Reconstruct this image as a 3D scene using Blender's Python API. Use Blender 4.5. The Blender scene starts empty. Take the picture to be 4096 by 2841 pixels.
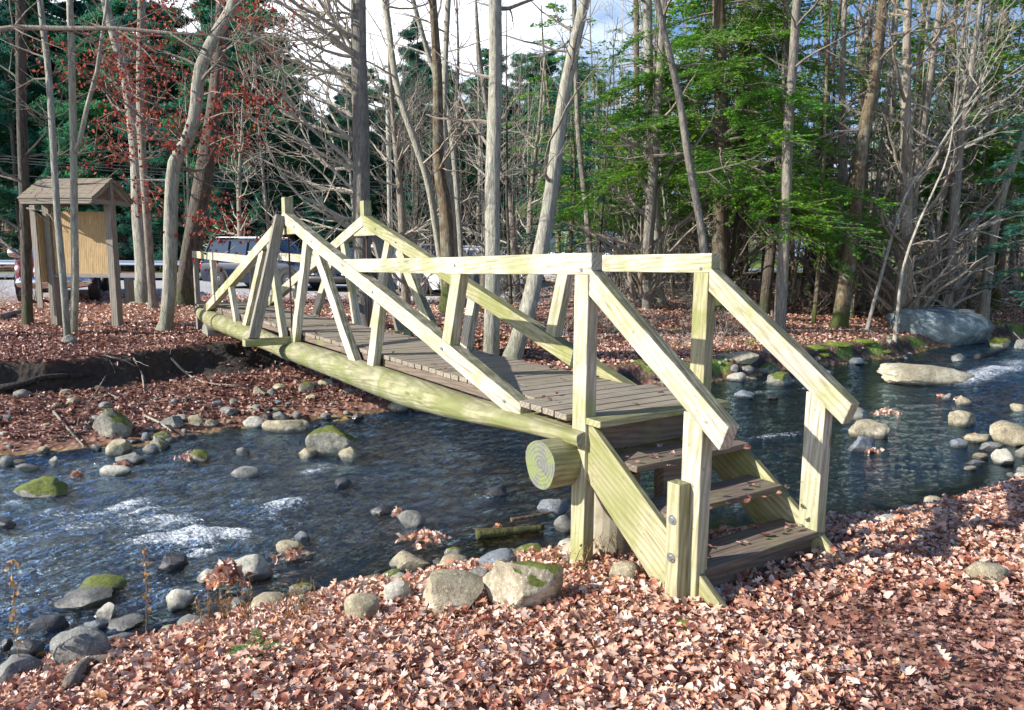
import bpy, bmesh, math, random
import numpy as np
from mathutils import Vector, Matrix
R = math.radians
C = bpy.context.scene.collection
random.seed(7); rng = np.random.default_rng(7)

# ------------------------------------------------------------------ camera model (measured from the bridge)
F_PX, PITCH, ROLL, CZ = 2946.3, -.1384, -.0048, 2.5
def ray(dx, dy):                                    # photo position (2301 wide) -> direction
    k = 4096/2301.; x = dx*k-2048; y = 1420.5-dy*k
    xr = x*math.cos(ROLL)+y*math.sin(ROLL); yr = -x*math.sin(ROLL)+y*math.cos(ROLL)
    X = xr/F_PX; zc = yr/F_PX
    return X, math.cos(PITCH)-zc*math.sin(PITCH), math.sin(PITCH)+zc*math.cos(PITCH)
def at_y(dx, dy, Y):
    a, b, c = ray(dx, dy); k = Y/b
    return Vector((a*k, Y, CZ+c*k))

# ------------------------------------------------------------------ noise and terrain
def vnoise(x, y, seed=0):
    x = np.asarray(x, float); y = np.asarray(y, float)
    xi = np.floor(x).astype(np.int64); yi = np.floor(y).astype(np.int64); fx = x-xi; fy = y-yi
    fx = fx*fx*(3-2*fx); fy = fy*fy*(3-2*fy)
    def h(a, b):
        n = (a*374761393+b*668265263+seed*974634777) & 0xffffffff
        n = ((n ^ (n >> 13))*1274126177) & 0xffffffff
        return ((n ^ (n >> 16)) & 0xffff)/65535.
    return (h(xi, yi)*(1-fx)+h(xi+1, yi)*fx)*(1-fy)+(h(xi, yi+1)*(1-fx)+h(xi+1, yi+1)*fx)*fy
def fbm(x, y, o=4, seed=0):
    s = 0; a = .5
    for i in range(o):
        s = s+a*(vnoise(x*2**i, y*2**i, seed+i)-.5); a *= .5
    return s
def sst(a, b, x):
    t = np.clip((x-a)/(b-a), 0, 1); return t*t*(3-2*t)
FX = np.array([-60, -20, -12, -6.5, -5, -4.2, -3.6, -2.4, -.37, 2.77, 4.2, 6.3, 8.45, 11, 14.7, 25, 60, 90.])
FY = np.array([3, 6, 7.4, 8.75, 9.1, 9.67, 10.5, 11.2, 12.1, 13.6, 14.5, 15.8, 17.2, 18.9, 21, 27, 45, 62.])
NX = np.array([-60, -8, -4.5, -3, -2.4, -2.0, -1.6, -1.2, -.7, .5, 1.07, 2.1, 2.9, 3.65, 4.94, 5.7, 9, 14, 25, 60, 90.])
NY = np.array([-8, 1.4, 2.9, 3.9, 4.35, 4.7, 4.85, 5.1, 5.4, 5.93, 6.1, 6.2, 6.5, 6.82, 7.5, 7.97, 11, 15, 20.5, 37, 53.])
def curve(x, X, Y):
    y = (np.interp(x-.35, X, Y)+np.interp(x, X, Y)+np.interp(x+.35, X, Y))/3
    s = (np.interp(x+.6, X, Y)-np.interp(x-.6, X, Y))/1.2
    return y, np.sqrt(1+s*s)
def dist_banks(x, y):
    fy, fk = curve(x, FX, FY); ny, nk = curve(x, NX, NY)
    wob = fbm(x*1.3, y*.3, 3, 5)*.5
    return (y-fy)/fk+wob, (ny-y)/nk+wob
def water_level(x, y):
    return .13*sst(8.6, 10.0, x-.35*(y-15))
def height(x, y):
    x = np.asarray(x, float); y = np.asarray(y, float)
    d, n = dist_banks(x, y)
    # far bank, left part with an undercut, right part low and mossy
    D = np.interp(x, [-30, -7, -5.5, -4, -2.5, 0, 2], [2.2, 2.0, 3.0, 2.6, 1.8, 1.2, .8])+fbm(x*2, y*2, 3, 9)*.5
    hl = np.where(d < D, .42*np.clip(d/D, 0, 1)**.8, .42+.46*sst(0, 1, (d-D)/np.interp(x, [-7, -5.8, -4.5, -2, 0], [.25, .7, 1.6, 1.5, 1.]))+.27*sst(8, 20, d))
    hr = .4*sst(0, .35, d)+.1*sst(.3, 1.5, d)+.55*sst(1.5, 8, d)+.45*sst(6, 20, d)
    w = sst(-1.0, 2.2, x)
    far = hl*(1-w)+hr*w
    q = sst(48, 130, y)
    far = far+q*(15-7*sst(5, 30, x))+fbm(x*.08, y*.08, 3, 3)*2.2*sst(50, 70, y)
    far = far+fbm(x*.5, y*.5, 3, 21)*.18*sst(.6, 3, d)*(1-sst(19, 23, y)*(1-w))*(1-sst(30, 34, y)*(1-sst(47, 50, y)))
    near = .62*(1-np.exp(-np.clip(n, 0, 99)/1.2))+.14*sst(.8, 2.6, x)*sst(0, 1, n)+.05*sst(2, 5, n)
    near = near+fbm(x*.9, y*.9, 3, 11)*.12*sst(.2, 1.2, n)
    bed = -.24*sst(0, .9, -np.maximum(d, n))-.03+fbm(x*2.2, y*2.2, 4, 31)*.16
    h = np.where(d > 0, far, np.where(n > 0, near, bed))
    m = np.maximum(d, n)
    h = h+water_level(x, y)*(1-sst(2, 6, np.abs(m)))
    h = h+fbm(x*6, y*6, 3, 41)*.035*(1-sst(25, 40, y))
    return h
def H(x, y): return float(height(np.array([x]), np.array([y]))[0])
def WL(x, y): return float(water_level(np.array([x]), np.array([y]))[0])
def surf(x, y): return max(H(x, y), WL(x, y))
def ground(dx, dy, lo=1.5, hi=140):                 # where the sight line meets ground or water
    a, b, c = ray(dx, dy)
    Y = np.concatenate([np.arange(lo, 30, .02), np.arange(30, hi, .1)])
    X = a/b*Y; Z = CZ+c/b*Y
    S = np.maximum(height(X, Y), water_level(X, Y))
    i = np.argmax(Z <= S)
    if not (Z <= S).any(): i = len(Y)-1
    return Vector((float(X[i]), float(Y[i]), float(S[i])))

# ------------------------------------------------------------------ object helpers
def tag(o, label=None, cat=None, group=None, kind=None):
    if label: o['label'] = label
    if cat: o['category'] = cat
    if group: o['group'] = group
    if kind: o['kind'] = kind
    return o
def empty(name, loc=(0, 0, 0), rz=0):
    o = bpy.data.objects.new(name, None); C.objects.link(o); o.location = loc; o.rotation_euler[2] = rz
    o.empty_display_size = .2
    return o
class MB:
    def __init__(s): s.v = []; s.f = []; s.m = []
    def add(s, vs, fs, mi=0):
        b = len(s.v); s.v += [tuple(v) for v in vs]; s.f += [tuple(i+b for i in f) for f in fs]; s.m += [mi]*len(fs)
    def box(s, x0, x1, y0, y1, z0, z1, mi=0):
        s.add([(x0, y0, z0), (x1, y0, z0), (x1, y1, z0), (x0, y1, z0), (x0, y0, z1), (x1, y0, z1), (x1, y1, z1), (x0, y1, z1)],
              [(0, 3, 2, 1), (4, 5, 6, 7), (0, 1, 5, 4), (1, 2, 6, 5), (2, 3, 7, 6), (3, 0, 4, 7)], mi)
    def tube(s, P, Rr, n=6, cap=True, mi=0):
        b = len(s.v); k = len(P)
        for i in range(k):
            a = P[max(i-1, 0)]; c = P[min(i+1, k-1)]
            dx, dy, dz = c[0]-a[0], c[1]-a[1], c[2]-a[2]
            l = math.sqrt(dx*dx+dy*dy+dz*dz) or 1; dx /= l; dy /= l; dz /= l
            if abs(dz) < .9: ux, uy, uz = -dy, dx, 0.
            else: ux, uy, uz = 0., dz, -dy
            l = math.sqrt(ux*ux+uy*uy+uz*uz) or 1; ux /= l; uy /= l; uz /= l
            wx, wy, wz = dy*uz-dz*uy, dz*ux-dx*uz, dx*uy-dy*ux
            r = Rr[i]; p = P[i]
            for j in range(n):
                t = 6.28318*j/n; ca = math.cos(t)*r; sa = math.sin(t)*r
                s.v.append((p[0]+ux*ca+wx*sa, p[1]+uy*ca+wy*sa, p[2]+uz*ca+wz*sa))
        for i in range(k-1):
            for j in range(n):
                j2 = (j+1) % n
                s.f.append((b+i*n+j, b+i*n+j2, b+(i+1)*n+j2, b+(i+1)*n+j)); s.m.append(mi)
        if cap:
            s.f.append(tuple(b+j for j in range(n))[::-1]); s.f.append(tuple(b+(k-1)*n+j for j in range(n))); s.m += [mi, mi]
    def build(s, name, mat, parent=None, smooth=False, bevel=0):
        me = bpy.data.meshes.new(name); me.from_pydata(s.v, [], s.f)
        for m in (mat if isinstance(mat, (list, tuple)) else [mat]): me.materials.append(m)
        if any(s.m): me.polygons.foreach_set('material_index', s.m)
        if smooth: me.polygons.foreach_set('use_smooth', [True]*len(me.polygons))
        o = bpy.data.objects.new(name, me); C.objects.link(o)
        if parent: o.parent = parent
        if bevel:
            bv = o.modifiers.new('b', 'BEVEL'); bv.width = bevel; bv.segments = 2; bv.limit_method = 'ANGLE'
        return o
def np_mesh(name, V, Q, mat, parent=None, smooth=False, attr=None, tri=False):
    me = bpy.data.meshes.new(name); nv = len(V); nq = len(Q); k = 3 if tri else 4
    me.vertices.add(nv); me.vertices.foreach_set('co', np.ascontiguousarray(V, dtype=np.float32).ravel())
    me.loops.add(nq*k); me.loops.foreach_set('vertex_index', np.ascontiguousarray(Q, dtype=np.int32).ravel())
    me.polygons.add(nq); me.polygons.foreach_set('loop_start', np.arange(0, nq*k, k, dtype=np.int32))
    if smooth: me.polygons.foreach_set('use_smooth', np.ones(nq, dtype=bool))
    me.update(calc_edges=True)
    for n_, a in (attr or {}).items():
        dom = 'POINT' if len(a) == nv else 'FACE'
        at = me.attributes.new(n_, 'FLOAT', dom); at.data.foreach_set('value', np.ascontiguousarray(a, dtype=np.float32))
    me.materials.append(mat)
    o = bpy.data.objects.new(name, me); C.objects.link(o)
    if parent: o.parent = parent
    return o
def copy_thing(o, loc, rz, sc=1.):
    c = o.copy(); C.objects.link(c); c.location = loc; c.rotation_euler = (0, 0, rz); c.scale = (sc, sc, sc)
    for ch in o.children:
        d = ch.copy(); C.objects.link(d); d.parent = c
        for g in ch.children:
            e = g.copy(); C.objects.link(e); e.parent = d
    return c

# ------------------------------------------------------------------ materials
class N:
    def __init__(s, name):
        s.m = bpy.data.materials.new(name); s.m.use_nodes = True; s.t = s.m.node_tree; s.b = s.t.nodes['Principled BSDF']
        s.out = s.t.nodes['Material Output']
    def n(s, ty, **k):
        x = s.t.nodes.new(ty)
        for a, v in k.items():
            if a in x.bl_rna.properties: setattr(x, a, v)
            else: x.inputs[a.replace('_', ' ')].default_value = v
        return x
    def l(s, a, b): s.t.links.new(a, b)
    def coord(s, scale=(1, 1, 1), kind='Object'):
        t = s.n('ShaderNodeTexCoord'); m = s.n('ShaderNodeMapping'); m.inputs['Scale'].default_value = scale
        s.l(t.outputs[kind], m.inputs[0]); return m.outputs[0]
    def noise(s, co, sc, det=4, dist=0, rough=.6):
        x = s.n('ShaderNodeTexNoise'); x.inputs['Scale'].default_value = sc; x.inputs['Detail'].default_value = det
        x.inputs['Distortion'].default_value = dist; x.inputs['Roughness'].default_value = rough
        if co is not None: s.l(co, x.inputs['Vector'])
        return x.outputs['Fac']
    def ramp(s, fac, stops, interp='LINEAR'):
        x = s.n('ShaderNodeValToRGB'); r = x.color_ramp; r.interpolation = interp
        while len(r.elements) < len(stops): r.elements.new(.5)
        for e, (p, c) in zip(r.elements, stops): e.position = p; e.color = (*c, 1) if len(c) == 3 else c
        s.l(fac, x.inputs[0]); return x.outputs[0]
    def mix(s, fac, a, b, mode='MIX'):
        x = s.n('ShaderNodeMix'); x.data_type = 'RGBA'; x.blend_type = mode
        for sock, v in ((x.inputs['Factor'], fac), (x.inputs['A'], a), (x.inputs['B'], b)):
            pass
        ins = [i for i in x.inputs if i.enabled]
        for sock, v in zip(ins, (fac, a, b)):
            if hasattr(v, 'default_value') or hasattr(v, 'links'): s.l(v, sock)
            elif isinstance(v, (int, float)): sock.default_value = v
            else: sock.default_value = (*v, 1)
        return [o for o in x.outputs if o.enabled][0]
    def math(s, op, a, b=None, c=None):
        x = s.n('ShaderNodeMath', operation=op)
        for sock, v in zip(x.inputs, (a, b, c)):
            if v is None: continue
            if isinstance(v, (int, float)): sock.default_value = v
            else: s.l(v, sock)
        return x.outputs[0]
    def bump(s, h, st=.5, d=.01, nrm=None):
        x = s.n('ShaderNodeBump'); x.inputs['Strength'].default_value = st; x.inputs['Distance'].default_value = d
        s.l(h, x.inputs['Height'])
        if nrm: s.l(nrm, x.inputs['Normal'])
        s.l(x.outputs[0], s.b.inputs['Normal']); return x.outputs[0]
    def col(s, c):
        if isinstance(c, tuple): s.b.inputs['Base Color'].default_value = (*c, 1)
        else: s.l(c, s.b.inputs['Base Color'])
    def set(s, **k):
        for a, v in k.items(): s.b.inputs[a.replace('_', ' ')].default_value = v
        return s.m
    def sep(s, co):
        x = s.n('ShaderNodeSeparateXYZ'); s.l(co, x.inputs[0]); return x.outputs
def plain(name, c, rough=.6, metal=0, **k):
    a = N(name); a.col(c); a.set(Roughness=rough, Metallic=metal, **k); return a.m

def wood(name, base, dark, green, gmix, rough=.75, gscale=1.6, knot=True, low=False, top=0):
    a = N(name); inf = a.n('ShaderNodeObjectInfo').outputs['Random']
    tc = a.n('ShaderNodeTexCoord').outputs['Object']
    off = a.n('ShaderNodeVectorMath', operation='ADD'); a.l(tc, off.inputs[0])
    cmb = a.n('ShaderNodeCombineXYZ'); a.l(a.math('MULTIPLY', inf, 37.), cmb.inputs[0]); a.l(a.math('MULTIPLY', inf, 11.), cmb.inputs[1])
    a.l(cmb.outputs[0], off.inputs[1]); co = off.outputs[0]
    m = a.n('ShaderNodeMapping'); m.inputs['Scale'].default_value = (.9, 12, 12); a.l(co, m.inputs[0])
    g1 = a.noise(m.outputs[0], 2.2, 5, 1.2, .65)
    m2 = a.n('ShaderNodeMapping'); m2.inputs['Scale'].default_value = (.55, 5.5, 5.5); a.l(co, m2.inputs[0])
    w = a.n('ShaderNodeTexWave'); w.wave_type = 'BANDS'; w.bands_direction = 'DIAGONAL'; w.inputs['Scale'].default_value = 2.6
    w.inputs['Distortion'].default_value = 7; w.inputs['Detail'].default_value = 3; w.inputs['Detail Scale'].default_value = 1.2
    a.l(m2.outputs[0], w.inputs['Vector'])
    gr = a.ramp(w.outputs['Fac'], [(0, (0, 0, 0)), (.55, (.5, .5, .5)), (1, (1, 1, 1))])
    c = a.mix(a.math('MULTIPLY', gr, .75), base, tuple(.42*x+.4*y for x, y in zip(base, dark)))
    cr = a.ramp(g1, [(.35, (1, 1, 1)), (.47, (0, 0, 0))])
    c = a.mix(a.math('MULTIPLY', cr, .6), c, dark)
    sp = a.ramp(a.noise(co, 26, 2), [(.66, (0, 0, 0)), (.72, (1, 1, 1))])
    c = a.mix(a.math('MULTIPLY', sp, .5), c, tuple(.4*x for x in dark))
    if knot:
        mk = a.n('ShaderNodeMapping'); mk.inputs['Scale'].default_value = (1.5, 5, 5); a.l(co, mk.inputs[0])
        v = a.n('ShaderNodeTexVoronoi'); v.inputs['Scale'].default_value = 1.1; a.l(mk.outputs[0], v.inputs['Vector'])
        kn = a.ramp(v.outputs['Distance'], [(.05, (1, 1, 1)), (.13, (0, 0, 0))])
        c = a.mix(a.math('MULTIPLY', kn, .85), c, tuple(.8*x for x in dark))
    gn = a.noise(co, gscale, 5, .4, .65)
    gf = a.ramp(gn, [(.62-gmix*.35, (0, 0, 0)), (.72-gmix*.2, (1, 1, 1))])
    nz = a.sep(a.n('ShaderNodeNewGeometry').outputs['Normal'])[2]
    gf = a.math('MINIMUM', a.math('MULTIPLY', gf, .4+gmix*.5), .92)
    if low:                                         # algae creeps up from the damp ground
        pz = a.sep(a.n('ShaderNodeNewGeometry').outputs['Position'])[2]
        lw = a.ramp(a.math('ADD', a.math('MULTIPLY', pz, .5), a.math('MULTIPLY', gn, .5)), [(.45, (.75, .75, .75)), (.95, (0, 0, 0))]); gf = a.math('MAXIMUM', gf, lw)
    pt = a.noise(co, 1.3, 3); c = a.mix(a.math('MULTIPLY', a.ramp(pt, [(.42, (0, 0, 0)), (.62, (1, 1, 1))]), .45), c, tuple(.5*x+.25*y for x, y in zip(base, dark)))
    c = a.mix(gf, c, green)
    if top:                                         # weathered, lichened upper faces
        tf = a.math('MULTIPLY', a.ramp(nz, [(.45, (0, 0, 0)), (.7, (1, 1, 1))]), a.ramp(a.noise(co, 9, 4), [(.3, (.55, .55, .55)), (.55, (1, 1, 1))])); c = a.mix(a.math('MULTIPLY', tf, top), c, (.075, .072, .03))
    a.col(c); a.bump(a.mix(.5, g1, w.outputs['Fac']), .5, .006)
    return a.set(Roughness=rough)
W_PALE = wood('weathered_lumber', (.63, .58, .46), (.12, .085, .04), (.24, .255, .05), .42, low=True, top=.85)
W_ALGAE = wood('algae_lumber', (.50, .46, .28), (.11, .085, .035), (.18, .20, .033), .6, top=.7)
W_LOG = wood('algae_log', (.40, .37, .22), (.07, .055, .025), (.145, .165, .028), .6, gscale=2.6, top=.3)
W_DECK = wood('grey_deck', (.32, .27, .20), (.08, .06, .04), (.17, .17, .07), .12, knot=False)
W_TREAD = wood('tread_wood', (.20, .15, .11), (.06, .042, .03), (.20, .21, .06), .18, knot=False)
W_GREY = wood('kiosk_wood', (.30, .27, .22), (.10, .08, .06), (.20, .22, .08), .15)
W_SHING = wood('shingle_wood', (.27, .22, .16), (.10, .07, .05), (.17, .19, .05), .2, knot=False)
W_PLY = wood('plywood', (.50, .35, .16), (.22, .12, .04), (.45, .35, .12), .02, knot=False)
M_END = wood('log_end', (.30, .30, .26), (.07, .065, .05), (.20, .25, .06), .45, knot=False)
M_RUST = plain('rusty_iron', (.09, .045, .03), .7, .3)
M_BOLT = plain('galvanised_bolt', (.55, .56, .57), .35, .9)

def ring_mat():
    a = N('log_end_rings'); co = a.coord(); m = a.n('ShaderNodeMapping'); m.inputs['Location'].default_value = (0, -.2, .33); a.l(co, m.inputs[0])
    w = a.n('ShaderNodeTexWave'); w.wave_type = 'RINGS'; w.rings_direction = 'X'; w.inputs['Scale'].default_value = 11; w.inputs['Distortion'].default_value = 3.0; w.inputs['Detail'].default_value = 3; a.l(m.outputs[0], w.inputs['Vector'])
    c = a.ramp(w.outputs['Fac'], [(.0, (.13, .13, .115)), (.9, (.175, .175, .155))]); x = a.sep(m.outputs[0])
    at = a.math('ARCTAN2', x[1], x[2]); cb = a.n('ShaderNodeCombineXYZ'); a.l(a.math('MULTIPLY', at, 3.), cb.inputs[0])
    ck = a.ramp(a.noise(cb.outputs[0], 1.9, 5), [(.36, (1, 1, 1)), (.42, (0, 0, 0))]); c = a.mix(a.math('MULTIPLY', ck, .8), c, (.03, .028, .02))
    g = a.ramp(a.noise(co, 7, 4), [(.5, (0, 0, 0)), (.62, (1, 1, 1))]); c = a.mix(a.math('MULTIPLY', g, .65), c, (.20, .25, .06))
    a.col(c); a.bump(a.mix(.5, w.outputs['Fac'], ck), .6, .006); return a.set(Roughness=.85)
M_RING = ring_mat()
def concrete():
    a = N('pier_concrete'); co = a.coord(); n = a.noise(co, 9, 6)
    a.col(a.ramp(n, [(.3, (.28, .25, .17)), (.7, (.46, .42, .31))])); a.bump(n, .4, .01); return a.set(Roughness=.9)
M_CONC = concrete()

def rock_mat(name, c1, c2, moss, mossamt, wet=0.):
    a = N(name); co = a.coord(); rnd = a.n('ShaderNodeObjectInfo').outputs['Random']
    n1 = a.noise(co, 3.0, 8, .3); n2 = a.noise(co, 22, 5, 0, .75); n3 = a.noise(co, 70, 2)
    c = a.ramp(n1, [(.3, tuple(x*.7 for x in c1)), (.5, c1), (.66, c2)])
    c = a.mix(a.math('MULTIPLY', a.ramp(n2, [(.48, (0, 0, 0)), (.62, (1, 1, 1))]), .6), c, tuple(x*.35 for x in c1))
    c = a.mix(a.math('MULTIPLY', a.ramp(n3, [(.6, (0, 0, 0)), (.68, (1, 1, 1))]), .4), c, tuple(min(1, x*1.7) for x in c2))
    geo = a.n('ShaderNodeNewGeometry'); nz = a.sep(geo.outputs['Normal'])[2]
    if mossamt > 0:
        mm = a.math('ADD', a.math('MULTIPLY', nz, .55), a.math('MULTIPLY', a.noise(co, 4.2, 5), 1.1))
        mf = a.ramp(mm, [(1.12-mossamt*.5, (0, 0, 0)), (1.18-mossamt*.5, (1, 1, 1))])
        mc = a.ramp(a.noise(co, 45, 3), [(.35, tuple(x*.45 for x in moss)), (.65, moss)])
        c = a.mix(mf, c, mc)
    pz = a.sep(geo.outputs['Position'])[2]                       # wet band just above the waterline
    wf = a.ramp(a.math('ADD', pz, a.math('MULTIPLY', n1, .05)), [(.055, (1, 1, 1)), (.10, (0, 0, 0))])
    c = a.mix(a.math('MULTIPLY', wf, .72), c, (.035, .03, .022))
    if wet: c = a.mix(wet, c, (.02, .021, .026))
    a.col(c); a.bump(a.mix(.5, n1, n2), .75, .03)
    rr = a.math('SUBTRACT', .85-.45*wet, a.math('MULTIPLY', wf, .45)); a.l(rr, a.b.inputs['Roughness'])
    return a.m
MOSS = (.14, .17, .022)
RK = {'grey': rock_mat('grey_rock', (.20, .20, .18), (.38, .37, .32), MOSS, 0),
      'tan': rock_mat('tan_rock', (.34, .29, .19), (.56, .51, .38), MOSS, 0),
      'pale': rock_mat('pale_rock', (.42, .40, .33), (.62, .59, .50), MOSS, 0),
      'blue': rock_mat('bluegrey_rock', (.17, .19, .21), (.33, .36, .38), MOSS, 0),
      'dark': rock_mat('dark_wet_rock', (.06, .06, .065), (.13, .125, .12), MOSS, 0, .55),
      'moss': rock_mat('mossy_rock', (.22, .21, .17), (.42, .40, .31), MOSS, .36),
      'mossy': rock_mat('moss_capped_rock', (.22, .21, .17), (.42, .40, .31), MOSS, .62),
      'mosstan': rock_mat('moss_streaked_rock', (.34, .29, .20), (.66, .60, .46), MOSS, .62),
      'lichen': rock_mat('lichen_boulder', (.16, .20, .20), (.44, .50, .49), (.11, .15, .03), .15)}

def bark(name, c1, c2, moss=.0, sc=1., lich=.0):
    a = N(name); tc = a.n('ShaderNodeTexCoord').outputs['Object']; rnd = a.n('ShaderNodeObjectInfo').outputs['Random']
    m = a.n('ShaderNodeMapping'); m.inputs['Scale'].default_value = (9*sc, 9*sc, 1.6*sc); a.l(tc, m.inputs[0])
    n1 = a.noise(m.outputs[0], 2.6, 6, .8, .7); n2 = a.noise(tc, 3.5, 4)
    c = a.ramp(n1, [(.36, c1), (.62, c2)])
    c = a.mix(a.math('MULTIPLY', a.ramp(n2, [(.5, (0, 0, 0)), (.62, (1, 1, 1))]), .35+lich), c, (.34, .37, .30) if lich else tuple(x*.55 for x in c2))
    v = a.mix(rnd, (.8, .8, .8), (1.15, 1.1, 1.0)); c = a.mix(1., c, v, 'MULTIPLY')
    if moss:
        z = a.sep(tc)[2]
        mf = a.ramp(a.math('SUBTRACT', a.math('ADD', a.math('MULTIPLY', a.noise(tc, 5, 4), 1.2), .5), z), [(.45, (0, 0, 0)), (.62, (1, 1, 1))])
        c = a.mix(a.math('MULTIPLY', mf, moss), c, (.06, .085, .015))
    a.col(c); a.bump(n1, 1., .05); return a.set(Roughness=.9)
B_PALE = bark('pale_bark', (.20, .19, .155), (.50, .49, .42), .3, 1., .1)
B_GREY = bark('grey_bark', (.15, .13, .11), (.38, .35, .29), .0)
B_DARK = bark('dark_bark', (.035, .03, .025), (.15, .13, .105), .5)
B_BROWN = bark('brown_bark', (.055, .04, .025), (.21, .16, .10), .9, 1., .05)
B_RED = bark('stripped_bark', (.20, .08, .03), (.50, .30, .16), 0)
B_STK = bark('bleached_wood', (.24, .22, .18), (.50, .47, .40)); B_STKD = bark('wet_log', (.012, .012, .012), (.06, .055, .05)); B_STKB = bark('brown_log', (.07, .045, .03), (.26, .18, .12)); B_STKM = bark('mossy_log', (.05, .05, .015), (.17, .17, .05))
B_TWIG = bark('twig_bark', (.16, .13, .105), (.36, .32, .27), 0)
B_TWIGP = bark('pale_twig_bark', (.30, .28, .24), (.52, .49, .43), 0)

def foliage(name, stops, trans=.35, rough=.6, noise_sc=.8):
    a = N(name); at = a.n('ShaderNodeAttribute', attribute_name='tint'); co = a.coord()
    f = a.math('ADD', a.math('MULTIPLY', at.outputs['Fac'], .6), a.math('MULTIPLY', a.noise(co, noise_sc, 2), .4))
    c = a.ramp(f, stops); a.col(c); a.set(Roughness=rough)
    tr = a.n('ShaderNodeBsdfTranslucent'); a.l(c, tr.inputs['Color'])
    mx = a.n('ShaderNodeMixShader'); mx.inputs[0].default_value = trans
    a.l(a.b.outputs[0], mx.inputs[1]); a.l(tr.outputs[0], mx.inputs[2]); a.l(mx.outputs[0], a.out.inputs[0]); return a.m
F_HEM = foliage('hemlock_needles', [(.2, (.03, .12, .015)), (.5, (.09, .27, .015)), (.8, (.24, .44, .03))], .5)
F_PINE = foliage('pine_needles', [(.2, (.02, .10, .055)), (.55, (.05, .24, .12)), (.85, (.16, .40, .12))], .5)
F_BLUE = foliage('shaded_pine_needles', [(.2, (.02, .09, .075)), (.6, (.04, .19, .13)), (.9, (.10, .30, .14))], .5)
F_RED = foliage('russet_leaves', [(.2, (.16, .025, .02)), (.5, (.30, .055, .035)), (.85, (.46, .13, .07))], .45)
F_YEL = foliage('yellow_leaves', [(.2, (.20, .13, .015)), (.6, (.42, .30, .03)), (.9, (.30, .30, .05))], .4)
F_LEAF = foliage('fallen_leaves', [(.14, (.16, .05, .035)), (.26, (.36, .13, .08)), (.38, (.56, .29, .19)), (.5, (.68, .45, .34)), (.62, (.74, .57, .47)), (.74, (.58, .34, .22)), (.86, (.66, .28, .08))], .12, .42, 5.)
F_LEAFD = foliage('damp_fallen_leaves', [(.16, (.09, .035, .03)), (.35, (.22, .09, .065)), (.6, (.38, .20, .15)), (.85, (.50, .33, .27))], .1, .5, 3.)
F_FERN = foliage('fern_green', [(.2, (.04, .14, .02)), (.7, (.12, .30, .06))], .3)
F_DRY = foliage('dry_stalks', [(.2, (.28, .16, .06)), (.7, (.50, .30, .12))], .2)
M_MOSS = (lambda a: (a.col(a.ramp(a.noise(a.coord(), 30, 4), [(.3, (.06, .10, .01)), (.7, (.25, .32, .03))])), a.bump(a.noise(a.coord(), 60, 3), 1, .02), a.set(Roughness=1.))[-1])(N('moss'))

def ground_mat():
    a = N('woodland_floor'); co = a.coord()
    vo = a.n('ShaderNodeTexVoronoi'); vo.inputs['Scale'].default_value = 13; vo.inputs['Randomness'].default_value = 1
    wn = a.noise(co, 6, 3); a.l(co, vo.inputs['Vector'])
    sc = a.n('ShaderNodeSeparateColor'); a.l(vo.outputs['Color'], sc.inputs[0])
    leaf = a.ramp(sc.outputs[0], [(0, (.10, .035, .022)), (.35, (.24, .10, .06)), (.65, (.38, .20, .13)), (1, (.48, .30, .22))])
    leaf = a.mix(a.math('MULTIPLY', a.ramp(vo.outputs['Distance'], [(.3, (0, 0, 0)), (.7, (1, 1, 1))]), .6), leaf, (.05, .02, .015))
    big = a.noise(co, .35, 4); leaf = a.mix(a.ramp(big, [(.4, (0, 0, 0)), (.7, (.5, .5, .5))]), leaf, (.15, .07, .045))
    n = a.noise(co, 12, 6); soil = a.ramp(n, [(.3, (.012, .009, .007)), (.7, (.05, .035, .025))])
    n2 = a.noise(co, 40, 4); grav = a.ramp(n2, [(.35, (.30, .29, .29)), (.65, (.50, .48, .48))])
    grass = a.ramp(a.noise(co, 7, 5), [(.3, (.07, .13, .015)), (.7, (.20, .30, .04))])
    v2 = a.n('ShaderNodeTexVoronoi'); v2.inputs['Scale'].default_value = 11; a.l(co, v2.inputs['Vector'])
    s2 = a.n('ShaderNodeSeparateColor'); a.l(v2.outputs['Color'], s2.inputs[0])
    bed = a.ramp(s2.outputs[1], [(0, (.05, .03, .01)), (.4, (.16, .095, .02)), (.75, (.28, .19, .05)), (1, (.34, .28, .14))])
    def A(nm): return a.n('ShaderNodeAttribute', attribute_name=nm).outputs['Fac']
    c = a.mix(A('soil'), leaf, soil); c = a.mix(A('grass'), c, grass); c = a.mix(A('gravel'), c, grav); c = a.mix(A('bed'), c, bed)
    a.col(c); a.bump(a.mix(.5, vo.outputs['Distance'], n), .8, .04); return a.set(Roughness=.9)
M_GROUND = ground_mat()
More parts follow.
